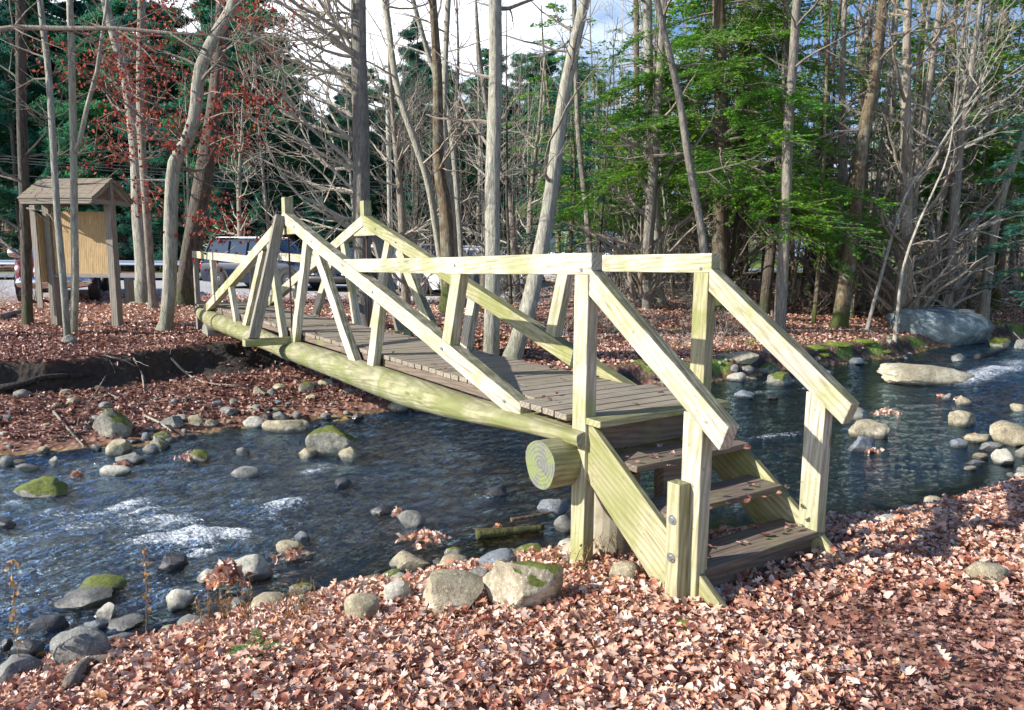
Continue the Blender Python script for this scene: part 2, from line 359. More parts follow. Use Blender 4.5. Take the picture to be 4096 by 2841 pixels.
def water_mat():
    a = N('stream_water'); t = a.t; co = a.coord()
    m = a.n('ShaderNodeMapping'); m.inputs['Scale'].default_value = (1., 2.0, 1); m.inputs['Rotation'].default_value = (0, 0, R(-22)); a.l(co, m.inputs[0])
    h1 = a.noise(m.outputs[0], 3.2, 5, .9, .6); h2 = a.noise(m.outputs[0], 15, 3, .6, .6)
    ch = a.n('ShaderNodeAttribute', attribute_name='chop').outputs['Fac']; fo = a.n('ShaderNodeAttribute', attribute_name='foam').outputs['Fac']
    hh = a.math('ADD', a.math('MULTIPLY', h1, .64), a.math('MULTIPLY', h2, .36))
    b = a.n('ShaderNodeBump'); b.inputs['Distance'].default_value = .32; a.l(hh, b.inputs['Height']); a.l(ch, b.inputs['Strength'])
    gl = a.n('ShaderNodeBsdfGlossy'); gl.inputs['Roughness'].default_value = .035; gl.inputs['Color'].default_value = (.62, .83, 1, 1); a.l(b.outputs[0], gl.inputs['Normal'])  # blue put into the reflection colour itself, bluer than the mirrored sky
    tp = a.n('ShaderNodeBsdfTransparent'); tp.inputs['Color'].default_value = (.74, .68, .52, 1)
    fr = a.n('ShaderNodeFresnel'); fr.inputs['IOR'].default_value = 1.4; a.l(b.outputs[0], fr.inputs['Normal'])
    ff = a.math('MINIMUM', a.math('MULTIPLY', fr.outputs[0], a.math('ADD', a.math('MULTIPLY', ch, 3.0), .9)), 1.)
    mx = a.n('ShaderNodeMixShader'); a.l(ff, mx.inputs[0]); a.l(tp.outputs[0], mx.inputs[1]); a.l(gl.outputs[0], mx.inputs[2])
    fd = a.n('ShaderNodeBsdfDiffuse'); fd.inputs['Color'].default_value = (.82, .87, .92, 1); a.l(b.outputs[0], fd.inputs['Normal'])
    ms = a.n('ShaderNodeMapping'); ms.inputs['Scale'].default_value = (.55, 2.2, 1); ms.inputs['Rotation'].default_value = (0, 0, R(-24)); a.l(co, ms.inputs[0])
    streak = a.math('ADD', a.math('MULTIPLY', a.noise(ms.outputs[0], 7, 6, 2.2, .75), .6), a.math('MULTIPLY', a.noise(co, 38, 3, .5, .7), .4))
    ffac = a.ramp(a.math('ADD', a.math('MULTIPLY', fo, .19), streak), [(.635, (0, 0, 0)), (.72, (1, 1, 1))])
    m2 = a.n('ShaderNodeMixShader'); a.l(ffac, m2.inputs[0]); a.l(mx.outputs[0], m2.inputs[1]); a.l(fd.outputs[0], m2.inputs[2])
    a.l(m2.outputs[0], a.out.inputs[0]); return a.m
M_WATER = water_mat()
M_ROAD = (lambda a: (a.col(a.ramp(a.noise(a.coord(), 30, 4), [(.3, (.16, .16, .17)), (.7, (.24, .24, .26))])), a.set(Roughness=.8))[-1])(N('asphalt'))
M_LINE = plain('road_paint', (.7, .7, .68), .6)
M_STEEL = plain('galvanised_steel', (.50, .56, .64), .4, .6)
M_WIRE = plain('cable', (.02, .02, .025), .6)

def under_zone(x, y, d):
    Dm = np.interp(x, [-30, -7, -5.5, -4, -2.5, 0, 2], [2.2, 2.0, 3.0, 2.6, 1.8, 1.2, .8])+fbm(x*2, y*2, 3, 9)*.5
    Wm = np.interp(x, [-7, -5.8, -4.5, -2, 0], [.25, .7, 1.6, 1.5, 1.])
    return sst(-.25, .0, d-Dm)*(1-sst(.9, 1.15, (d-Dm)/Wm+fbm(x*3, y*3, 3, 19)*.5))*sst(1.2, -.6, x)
# ------------------------------------------------------------------ ground sheet
def axis(lo, dlo, dhi, hi, st, g=1.09):
    a = list(np.arange(dlo, dhi, st)); s = st; v = dhi
    while v < hi: a.append(v); s *= g; v += s
    a.append(hi); s = st; v = dlo-st; b = []
    while v > lo: b.append(v); s *= g; v -= s
    b.append(lo); return np.array(b[::-1]+a)
SLOT = 0
xs = axis(-420, -9, 15, 420, .085); ys = axis(-25, 1, 23, 500, .085)
GX, GY = np.meshgrid(xs, ys); GZ = height(GX, GY)
d_, n_ = dist_banks(GX, GY)
def grid_faces(nx, ny):
    i = np.arange(nx*ny).reshape(ny, nx)
    return np.stack([i[:-1, :-1], i[:-1, 1:], i[1:, 1:], i[1:, :-1]], -1).reshape(-1, 4)
gx_, gy_ = np.gradient(GZ, axis=1)/np.gradient(GX, axis=1), np.gradient(GZ, axis=0)/np.gradient(GY, axis=0)
slope = np.sqrt(gx_**2+gy_**2)
wl = water_level(GX, GY)
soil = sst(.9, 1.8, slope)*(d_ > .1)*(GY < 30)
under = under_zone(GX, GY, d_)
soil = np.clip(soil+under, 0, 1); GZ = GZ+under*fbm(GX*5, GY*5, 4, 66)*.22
nf = fbm(GX*.6, GY*.6, 4, 77)
mossz = sst(.02, .12, fbm(GX*1.7, GY*1.7, 4, 55))*sst(0, .25, d_)*(1-sst(.7, 1.6, d_))*sst(1.5, 3, GX)
lawn = sst(8, 11, GX-.1*GY)*(1-sst(26, 34, GX-.1*GY))*sst(34, 40, GY)*(1-sst(74, 82, GY))
verge = sst(43.5, 44.5, GY)*(1-sst(47, 50, GY))*(1-sst(0, 8, GX))*sst(-.1, .1, nf)
grass = np.clip(mossz+lawn+verge, 0, 1)
gravel = sst(20.5, 24.5, GY+nf*5)*(1-sst(43, 44, GY))*(1-sst(5, 9, GX))
bed = (1-sst(-.02, .05, GZ-wl+nf*.03))*(np.maximum(d_, n_) < .6)
V = np.stack([GX, GY, GZ], -1).reshape(-1, 3)
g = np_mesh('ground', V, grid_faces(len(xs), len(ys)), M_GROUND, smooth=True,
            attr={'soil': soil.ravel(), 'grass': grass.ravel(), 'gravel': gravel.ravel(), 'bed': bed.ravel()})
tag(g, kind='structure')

# ------------------------------------------------------------------ water
wx = np.concatenate([np.arange(-30, -8, .3), np.arange(-8, 8, .05), np.arange(8, 16, .08), np.arange(16, 60, .4)])
t = np.linspace(-.2, 1.2, 190)
WXg = np.repeat(wx[None, :], len(t), 0)
ny_ = np.interp(wx, NX, NY); fy_ = np.interp(wx, FX, FY)
WYg = ny_[None, :]+t[:, None]*(fy_-ny_)[None, :]
WYg = WYg+np.where(t[:, None] < 0, t[:, None]*3, 0)+np.where(t[:, None] > 1, (t[:, None]-1)*3, 0)
FOAM = [(-2.9, 6.7, .8, .25, 1.1), (-2.1, 6.3, .7, .22, 1.2), (-1.75, 5.75, .45, .2, 1.2), (-3.6, 7.2, .8, .3, .7), (-2.7, 5.7, .6, .14, .6), (-3.6, 5.6, .6, .16, .5),
        (-1.2, 7.2, .5, .15, .8), (-1.6, 8.4, .35, .2, .8), (-1.5, 9.6, .3, .2, .6), (.2, 7.3, .5, .3, .45), (-4.6, 7.6, .8, .3, .5),
        (9.0, 14.4, .8, .45, 1.3), (10.2, 15.2, .8, .35, 1.2), (5.3, 14.3, .5, .2, .9), (3.6, 9.9, .9, .12, .75), (4.4, 13.1, .5, .15, .6), (5.6, 13.6, .5, .12, .7), (2.3, 9.6, .5, .1, .6), (11.4, 16.2, 1., .4, .9), (6.5, 12., 1.2, .2, .3)]
FOAM = [f for f in FOAM if f[0] > 2.]
for u_, v_, ra_, am_ in ((300, 1132, .30, .9), (335, 1150, .28, 1.2), (365, 1168, .3, 1.3), (398, 1182, .26, 1.3), (428, 1200, .26, 1.5), (440, 1222, .22, 1.7), (452, 1240, .16, 1.5), (480, 1205, .28, 1.1), (520, 1200, .26, 1.2), (555, 1212, .2, .8), (250, 1148, .3, .7), (345, 1218, .3, .9), (385, 1222, .25, .9),
                         (200, 1180, .4, .6), (120, 1160, .4, .6), (60, 1210, .35, .6), (30, 1130, .35, .6), (620, 1142, .22, 1.1), (650, 1132, .22, 1.2), (600, 1160, .25, .7), (565, 1128, .25, .5), (700, 1062, .2, 1.2), (735, 1050, .16, .9), (700, 970, .25, .5), (820, 1000, .2, .5), (840, 1075, .25, .6), (900, 1050, .3, .5), (1000, 1010, .3, .6), (1090, 1125, .15, .9), (1150, 1080, .3, .5), (1220, 1150, .2, .6), (75, 1290, .2, .7), (470, 1050, .2, .5), (760, 1210, .25, .5)):
    k_ = ray(u_, v_); FOAM.append((k_[0]*-CZ/k_[2], k_[1]*-CZ/k_[2], ra_*.9, ra_*.4, am_))
foam = np.zeros_like(WXg)
ca, sa = math.cos(R(24)), math.sin(R(24))
for fx, fy, ra, rb, am in FOAM:
    u = (WXg-fx)*ca+(WYg-fy)*sa; v = -(WXg-fx)*sa+(WYg-fy)*ca
    foam += am*np.exp(-(u/ra)**2-(v/rb)**2)
foam = np.clip(foam, 0, 1.5)
rap = np.clip(sst(1.8, -.8, WXg)*.8+foam*.5+.6*sst(6.5, 9.5, WXg), 0, 1.2)
u = WXg*ca+WYg*sa; v = -WXg*sa+WYg*ca
wz = water_level(WXg, WYg)+(.02+.08*rap)*fbm(u*2.2, v*4.5, 4, 61)+foam*.03+rap*.07*fbm(u*5, v*9, 4, 62)+.012*fbm(u*9, v*14, 2, 63)
dw, nw = dist_banks(WXg, WYg)
chop = (.3+.7*rap)*(.3+.7*sst(.0, 1.0, -np.maximum(dw, nw)))
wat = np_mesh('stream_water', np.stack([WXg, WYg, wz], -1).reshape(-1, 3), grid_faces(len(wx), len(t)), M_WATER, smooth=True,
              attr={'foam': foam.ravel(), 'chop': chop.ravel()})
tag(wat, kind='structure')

# ------------------------------------------------------------------ road, guard rail
mb = MB(); seg = list(range(-120, 201, 10))
def road_y(x): return 37.5+.02*x+max(0, x-10)*.10
def strip(name, o0, o1, dz, mat, x0=-120, x1=200, step=5, **k):
    m = MB(); P = []
    for i, x in enumerate(np.arange(x0, x1+.1, step)):
        y = road_y(x); P += [(x, y+o0, H(x, y)*0+road_z(x)+dz), (x, y+o1, road_z(x)+dz)]
    m.add(P, [(2*i, 2*i+2, 2*i+3, 2*i+1) for i in range(len(P)//2-1)]); return tag(m.build(name, mat), **k)
def road_z(x): return 1.22+.42*float(sst(-1, 12, np.array(x)))+.05
strip('road', -3.4, 3.4, .0, M_ROAD, kind='structure')
strip('road_edge_line', 2.95, 3.08, .006, M_LINE, kind='structure'); strip('road_edge_line', -3.08, -2.95, .006, M_LINE, kind='structure')
strip('road_centre_line', -.16, -.06, .006, M_LINE, kind='structure'); strip('road_centre_line', .06, .16, .006, M_LINE, kind='structure')
gr = empty('guard_rail', (-30, road_y(-30)+4.3, road_z(-30))); m = MB()
prof = [(0, .42), (-.05, .46), (0, .52), (0, .58), (-.05, .64), (0, .68), (.02, .68), (.02, .42)]
X = [-70+i*2 for i in range(41)]
vv = []; ff = []
for i, x in enumerate(X):
    for a_, b_ in prof: vv.append((x+30, road_y(x)-road_y(-30)+a_, b_))
for i in range(len(X)-1):
    for j in range(8): ff.append((i*8+j, (i+1)*8+j, (i+1)*8+(j+1) % 8, i*8+(j+1) % 8))
m.add(vv, ff); m.build('beam', M_STEEL, gr)
for x in X[::2]:
    p = MB(); p.box(-.07, .07, .02, .16, -.3, .72); o = p.build('post', W_GREY, gr, bevel=.01); o.location = (x+30, road_y(x)-road_y(-30), 0)
tag(gr, 'galvanised steel guard rail on wooden posts along the far side of the road', 'guard rail')
#@@PART2
# ------------------------------------------------------------------ footbridge (local axes: x across, y along, z up from the deck)
br = empty('footbridge', (.4819, 4.7058, 1.4336), .5892)
tag(br, 'weathered wooden truss footbridge on log girders with steps and handrails, spanning the stream', 'footbridge')
Wd = 1.11
MATS = {}
def beam(name, p0, p1, wid, dep, mat, parent=br, c0='sq', c1='sq', bev=.006, ch=None):
    p0 = Vector(p0); p1 = Vector(p1); X = (p1-p0); L = X.length; X.normalize()
    up = Vector((0, 0, 1)) if abs(X.z) < .93 else Vector((0, 1, 0))
    Y = up.cross(X).normalized(); Z = X.cross(Y)
    inc = math.asin(max(-1, min(1, X.z)))
    def off(c, z):
        if c == 'plumb': return z*math.tan(inc)
        if c == 'level': return -z/math.tan(inc)
        if isinstance(c, (int, float)): return z*c
        return 0
    m = MB(); h = dep/2; w = wid/2; n = max(2, int(L/.35)); sd = random.random()*50; rows = []
    for i in range(n+1):
        f = i/n; q = []
        wy = .004*math.sin(sd+f*5)*min(L, 2); wz_ = .003*math.sin(sd*2+f*4)*min(L, 2)
        for y, z in ((-w, -h), (w, -h), (w, h), (-w, h)):
            x = L*f+(1-f)*off(c0, z)+f*off(c1, z)
            q.append((x, y+wy*math.sin(math.pi*f), z+wz_*math.sin(math.pi*f)))
        rows.append(q)
    vs = [v for q in rows for v in q]; fs = [(3, 2, 1, 0)]
    for i in range(n):
        for j in range(4): k = (j+1) % 4; fs.append((4*i+j, 4*i+k, 4*i+4+k, 4*i+4+j))
    fs.append((4*n, 4*n+1, 4*n+2, 4*n+3)); m.add(vs, fs)
    o = m.build(name, mat, parent, bevel=bev)
    o.matrix_local = Matrix(((X.x, Y.x, Z.x, p0.x), (X.y, Y.y, Z.y, p0.y), (X.z, Y.z, Z.z, p0.z), (0, 0, 0, 1)))
    MATS[o.name] = Matrix(((X.x, Y.x, Z.x, p0.x), (X.y, Y.y, Z.y, p0.y), (X.z, Y.z, Z.z, p0.z), (0, 0, 0, 1)))
    return o
def post(name, t0, t1, s0, s1, z0, z1, mat, parent=br, bev=.006):
    m = MB(); L = z1-z0; a = (t1-t0)/2; b = (s1-s0)/2; n = max(2, int(L/.3)); vs = []; fs = [(3, 2, 1, 0)]; sd = random.random()*9
    for i in range(n+1):
        w1 = .0025*math.sin(sd+i); w2 = .0025*math.cos(sd*2+i)
        for y, z in ((-b, -a), (b, -a), (b, a), (-b, a)): vs.append((L*i/n, y+w1, z+w2))
    for i in range(n):
        for j in range(4): k = (j+1) % 4; fs.append((4*i+j, 4*i+k, 4*i+4+k, 4*i+4+j))
    fs.append((4*n, 4*n+1, 4*n+2, 4*n+3)); m.add(vs, fs)
    o = m.build(name, mat, parent, bevel=bev)
    # local x -> up, local y -> along the bridge, local z -> across
    o.matrix_local = Matrix(((0, 0, -1, (t0+t1)/2), (0, 1, 0, (s0+s1)/2), (1, 0, 0, z0), (0, 0, 0, 1)))
    MATS[o.name] = Matrix(((0, 0, -1, (t0+t1)/2), (0, 1, 0, (s0+s1)/2), (1, 0, 0, z0), (0, 0, 0, 1)))
    return o
def bolt(t, s, z, parent, ax='t', r=.010):
    m = MB(); d = (-.012, 0, 0) if ax == 't' else (0, -.012, 0)
    m.tube([(0, 0, 0), tuple(x*.5 for x in d)], [r*1.5, r*1.5], 12); m.tube([(0, 0, 0), d], [r*.8, r*.8], 6)
    o = m.build('bolt', M_BOLT, None); o.parent = parent
    o.matrix_local = MATS[parent.name].inverted() @ Matrix.Translation((t, s, z)); return o
def log(name, st, mat, parent=br, n=22, endmat=None):
    """st: (x,y,z, rx, rz) rings along local y or x"""
    m = MB(); vs = []; fs = []
    P = [Vector(q[:3]) for q in st]; D = (P[-1]-P[0]).normalized(); U = Vector((0, 0, 1)); S_ = U.cross(D).normalized()
    for i, q in enumerate(st):
        for j in range(n):
            a = 6.28318*j/n; e = 1+.035*math.sin(3*a+i*.8)+.02*math.sin(5*a-i*1.7)
            c, s_ = math.cos(a), math.sin(a)
            if len(q) > 5: k = q[5]; c = math.copysign(abs(c)**k, c); s_ = math.copysign(abs(s_)**k, s_)
            vs.append(P[i]+S_*(c*q[3]*e)+U*(s_*q[4]*e))
    for i in range(len(st)-1):
        for j in range(n): k = (j+1) % n; fs.append((i*n+j, i*n+k, (i+1)*n+k, (i+1)*n+j))
    m.add(vs, fs); b = (len(st)-1)*n
    m.add(vs[:n], [tuple(range(n))[::-1]], 1 if endmat else 0); m.add(vs[b:], [tuple(range(n))], 1 if endmat else 0)
    me_o = m.build(name, [mat, endmat] if endmat else mat, parent, smooth=False)
    for p in me_o.data.polygons:
        if len(p.vertices) == 4: p.use_smooth = True
    # put the grain along the object's own x axis
    q = Matrix(((D.x, S_.x, 0, 0), (D.y, S_.y, 0, 0), (0, 0, 1, 0), (0, 0, 0, 1)))
    me_o.data.transform(q.inverted()); me_o.matrix_local = q
    return me_o

for side, t0 in ((0, 0.), (1, Wd)):
    sg = 1 if side else -1
    tc = t0+.045
    # girders: two logs per side
    lc = .05 if side == 0 else Wd+.04
    st = []
    for s, zc, hz, ht, k in ((.0, -.15, .056, .12, .55), (.3, -.155, .06, .12, .6), (.7, -.178, .072, .125, .7), (1.1, -.208, .085, .13, .85), (1.5, -.232, .10, .138, .95), (2.0, -.25, .125, .145, 1), (2.7, -.262, .15, .15, 1),
                             (3.5, -.265, .155, .15, 1), (4.4, -.27, .15, .15, 1), (5.3, -.275, .15, .15, 1), (6.25, -.28, .145, .15, 1)):
        st.append((lc+.006*math.sin(s*2), s, zc, ht, hz, k))
    log('log_girder', st, W_LOG, endmat=M_END)
    st = [(lc+.01-.04*(s < 7), s, zc, ht, hz, 1) for s, zc, hz, ht in ((6.45, -.30, .12, .13), (7.2, -.295, .13, .14), (8.2, -.28, .15, .15), (9.4, -.27, .155, .155), (10.6, -.26, .155, .155), (11.6, -.235, .15, .15), (12.2, -.2, .13, .14), (12.55, -.17, .10, .12))]
    log('log_girder', st, W_LOG, endmat=M_END)
    # chords
    ch1 = beam('truss_chord', (tc, .74, -.115), (tc, 6.34, 1.505), .11, .155, W_PALE if not side else W_ALGAE, c0='plumb', c1='plumb')
    ch2 = beam('truss_chord', (tc, 6.342, 1.505), (tc, 11.85, -.10), .11, .155, W_PALE, c0='plumb', c1='plumb')
    # flatten the foot of each chord on the girder: short sole piece
    # king block, gusset, tie rod
    kb = post('king_post', t0-.006, t0+.112, 6.29, 6.43, 1.44, 1.78, W_ALGAE)
    m = MB(); m.add([(t0+.005, 5.95, 1.29), (t0+.005, 6.72, 1.29), (t0+.005, 6.34, 1.47), (t0+.085, 5.95, 1.29), (t0+.085, 6.72, 1.29), (t0+.085, 6.34, 1.47),
                    (t0+.005, 5.95, 1.335), (t0+.085, 5.95, 1.335), (t0+.005, 6.72, 1.335), (t0+.085, 6.72, 1.335)],
                   [(0, 6, 2, 8, 1), (3, 4, 9, 5, 7), (0, 1, 4, 3), (0, 3, 7, 6), (1, 8, 9, 4), (6, 7, 5, 2), (2, 5, 9, 8)])
    m.build('gusset_block', W_PALE, br, bevel=.004)
    m = MB(); m.tube([(tc, 6.34, 1.3), (tc, 6.34, -.12)], [.011, .011], 8); m.tube([(tc, 6.34, 1.29), (tc, 6.34, 1.26)], [.03, .03], 8); m.build('tie_rod', M_RUST, br, smooth=True)
    # web members  (top s,z) (bottom s,z)
    for (sa_, za, sb, zb, mt) in ((5.55, 1.20, 6.2, -.16, W_PALE), (5.24, 1.10, 4.05, -.16, W_PALE), (3.35, .55, 3.58, -.16, W_PALE),
                                  (7.2, 1.20, 6.72, -.16, W_PALE), (7.52, 1.10, 8.8, -.16, W_PALE), (9.72, .50, 9.38, -.16, W_PALE)):
        beam('web_brace', (tc, sb, zb), (tc, sa_, za), .084, .155, mt, c0='level')
    for sa_, za, sb, zb in ((1.70, .925, 1.91, .24), (11.04, .92, 10.97, .26)):
        beam('rail_post', (tc, sb, zb), (tc, sa_, za), .086, .15, W_PALE, c0='level', c1='level')
    # side rails, scribed onto the chords
    r1 = beam('side_rail', (tc, -.03, .998), (tc, 4.08, .915), .092, .14, W_PALE, c1=3.3)
    r2 = beam('side_rail', (tc, 12.72, 1.0), (tc, 8.55, .93), .092, .14, W_PALE, c1=3.2)
    for s_ in (.07, 1.72): bolt(tc-.046, s_, .96, r1)
    for s_, z_ in ((.95, -.05), (5.9, 1.38), (5.25, 1.19), (3.42, .66), (1.95, .24)): bolt(tc-.055, s_, z_, ch1)
    # end posts
    p1 = post('end_post', t0, t0+.09, 0., .14, -1.22 if not side else -1.0, .928, W_PALE if not side else W_ALGAE)
    post('end_post', t0, t0+.09, 12.57, 12.71, -.8, .93, W_GREY)
    # outrigger and its beam end
    ot = t0-.50 if side == 0 else t0+.09+.50
    beam('outrigger_brace', (ot+(.03 if side == 0 else -.03), 6.36, -.09), (t0-.05 if side == 0 else t0+.14, 6.36, 1.53), .135, .09, W_GREY, c0='level', c1='level')
cb = MB()
beam('cross_beam', (-.60, 6.34, -.135), (Wd+.09+.60, 6.34, -.135), .15, .09, W_ALGAE)
# deck: planks inside one part
m = MB(); s_ = .0; k = 0
while s_ < 12.5:
    w_ = .136; wide = s_ < .66 or s_ > 12.0
    ta, tb = (-.045, Wd+.14) if wide else (.102+random.uniform(-.008, .004), Wd-.004+random.uniform(-.004, .008))
    if s_ < .12: ta, tb = (.095, Wd-.005)
    zz = random.uniform(-.004, .003)
    m.box(ta, tb, s_+.003, s_+w_-.003+random.uniform(-.003, 0), zz-.042, zz); s_ += .1425
dk = m.build('deck_planks', W_DECK, br, bevel=.004)
for a_ in (.11, Wd-.06, .55):
    beam('deck_nailer', (a_+.025, .15, -.085), (a_+.025, 12.4, -.085), .05, .08, W_TREAD)
# stairs
post_z = {}
beam('nosing_plank', (-.0, -.075, -.022), (Wd+.13, -.075, -.022), .145, .046, W_ALGAE)
beam('riser_board', (.09, -.03, -.145), (Wd+.02, -.03, -.145), .04, .19, W_TREAD)
for s_, z_ in ((-.42, -.235), (-.705, -.46), (-.99, -.69)):
    beam('stair_tread', (.068, s_+.07, z_-.022), (Wd+.018, s_+.07, z_-.022), .14, .042, W_TREAD)
    beam('stair_tread', (.068, s_+.216, z_-.022), (Wd+.018, s_+.216, z_-.022), .14, .042, W_TREAD)
beam('step_support', (.35, -.33, -.40), (.80, -.33, -.40), .09, .25, W_TREAD)
beam('sill_board', (.06, -.93, -.83), (Wd+.02, -.93, -.83), .04, .18, W_TREAD)
for t0 in (.022, Wd+.022):
    sl = (-.86+.06)/(-1.22+.06)
    m = MB(); T = t0; dz = -.40
    prof = [(-.0, -.02), (-1.26, -.905), (-.62, -.905+0.03), (-.0, -.43)]
    prof = [(0, -.02), (-1.26, -.90), (-1.22, -1.0), (-.75, -.98), (0, -.42)]
    a_ = [(T, s, z) for s, z in prof]; b_ = [(T+.043, s, z) for s, z in prof]
    m.add(a_+b_, [(0, 1, 2, 3, 4), (9, 8, 7, 6, 5), (0, 5, 6, 1), (1, 6, 7, 2), (2, 7, 8, 3), (3, 8, 9, 4), (4, 9, 5, 0)])
    o = m.build('stair_stringer', W_ALGAE, br, bevel=.004)
    q = Matrix.Rotation(math.atan2(-.88, -1.26), 4, 'X') @ Matrix.Rotation(R(90), 4, 'Z')
    o.data.transform(q.inverted()); o.matrix_local = q
    t1 = 0 if t0 < .5 else Wd
    p3 = post('stair_post', t1, t1+.09, -.985, -.845, -1.12 if t0 < .5 else -.98, .2, W_PALE)
    beam('stair_handrail', (t1+.045, -.01, .885), (t1+.045, -1.135, .10), .092, .145, W_PALE if t0 < .5 else W_PALE, c0='plumb', c1=-.25, bev=.008)
bp = post('post_brace', -.088, -.002, -.925, -.83, -1.1, -.19, W_ALGAE)
for z_ in (-.40, -.62, -.88): bolt(-.088, -.878, z_, bp, r=.019)
# sill logs and concrete pier
st = [(x, .2, -.33+.0*x, .165, .165) for x in (-.22, .1, .6, 1.1, 1.55)]
log('sill_log', st, W_LOG, endmat=M_RING)
st = [(x, 11.35, -.56, .27, .25) for x in (-.1, .3, .9, 1.35)]
log('sill_log', st, W_GREY, endmat=M_END)
for t_ in (.5,):
    m = MB(); m.tube([(t_, .32, z) for z in (-1.5, -1.15, -1.08, -.8, -.5)], [.36, .34, .235, .23, .225], 28); m.build('concrete_pier', M_CONC, br, smooth=False)
m = MB(); m.tube([(.02, -.0+.1, -.3), (.02, .1, -.62)], [.012, .012], 8); m.build('anchor_rod', M_RUST, br)

# ------------------------------------------------------------------ information kiosk
kg = ground(196, 738); kx, ky, kz = kg
ki = empty('notice_kiosk', (kx, ky, kz), R(-9)); z0 = 0
tag(ki, 'wooden notice kiosk with a bare plywood board under a small shingled gable roof', 'kiosk')
def kbox(name, x0, x1, y0, y1, z0, z1, mat, parent=ki, bev=.006):
    L = (x1-x0, y1-y0, z1-z0); a = max(range(3), key=lambda i: L[i])
    m = MB(); m.box(-L[0]/2, L[0]/2, -L[1]/2, L[1]/2, -L[2]/2, L[2]/2); o = m.build(name, mat, parent, bevel=bev)
    q = Matrix.Identity(4)
    if a == 2: q = Matrix(((0, 0, -1, 0), (0, 1, 0, 0), (1, 0, 0, 0), (0, 0, 0, 1)))
    if a == 1: q = Matrix.Rotation(R(90), 4, 'Z')
    o.data.transform(q.inverted()); o.matrix_local = Matrix.Translation(((x0+x1)/2, (y0+y1)/2, (z0+z1)/2)) @ q
    return o
for x in (-.70, .70):
    kbox('post', x-.075, x+.075, -.07, .09, -.3, 2.62, W_GREY)
kbox('plywood_board', -.62, .62, -.02, .0, 1.13, 2.38, W_PLY, bev=0)
kbox('board_ledge', -.63, .63, -.05, .03, 1.05, 1.128, W_GREY)
kbox('side_board', -.93, -.80, -.22, -.19, .42, 2.50, W_GREY)
kbox('side_panel', -.80, -.775, -.20, .25, .95, 2.3, W_PLY, bev=.002)
kbox('back_box', .82, .92, .12, .3, .55, 1.05, W_GREY)
ey, ez, rz_ = .62, 2.60, 3.02
rf = None
for sgn in (-1, 1):
    m = MB(); rows = 5
    for r_ in range(rows):
        f0, f1 = r_/rows, (r_+1)/rows
        xx = -.82
        while xx < .80:
            w_ = min(random.uniform(.13, .22), .82-xx)
            ya, yb = sgn*ey*(1-f0), sgn*ey*(1-f1)*.99
            za, zb = ez+(rz_-ez)*f0, ez+(rz_-ez)*f1+.02
            up = .022+random.uniform(-.004, .006)
            m.add([(xx, ya, za+up*1.3), (xx+w_-.006, ya, za+up*1.3), (xx+w_-.006, yb, zb), (xx, yb, zb), (xx, ya, za+.003), (xx+w_-.006, ya, za+.003), (xx+w_-.006, yb, zb-.03), (xx, yb, zb-.03)],
                  [(0, 1, 2, 3), (4, 7, 6, 5), (0, 4, 5, 1), (1, 5, 6, 2), (2, 6, 7, 3), (3, 7, 4, 0)])
            xx += w_
    o = m.build('roof_shingles', W_SHING, ki)
    m = MB(); T = .03
    m.add([(-.8, sgn*ey*.98, ez-.01), (.8, sgn*ey*.98, ez-.01), (.8, 0, rz_-.012), (-.8, 0, rz_-.012), (-.8, sgn*ey*.98, ez-T-.01), (.8, sgn*ey*.98, ez-T-.01), (.8, 0, rz_-T-.012), (-.8, 0, rz_-T-.012)],
          [(0, 1, 2, 3), (4, 7, 6, 5), (0, 4, 5, 1), (1, 5, 6, 2), (3, 7, 4, 0)]); m.build('roof_deck', W_GREY, ki)
for x in (-.74, .74):
    for sgn in (-1, 1):
        beam('rafter', (x, sgn*.58, ez-.05), (x, 0, rz_-.075), .05, .09, W_GREY, ki)
    kbox('tie_beam', x-.03, x+.03, -.56, .56, ez-.09, ez+.0, W_GREY)
    kbox('gable_strut', x-.045, x+.045, -.045, .045, ez+.002, rz_-.1, W_GREY)
kbox('eave_beam', -.78, .78, -.6, -.55, ez-.1, ez-.03, W_GREY)

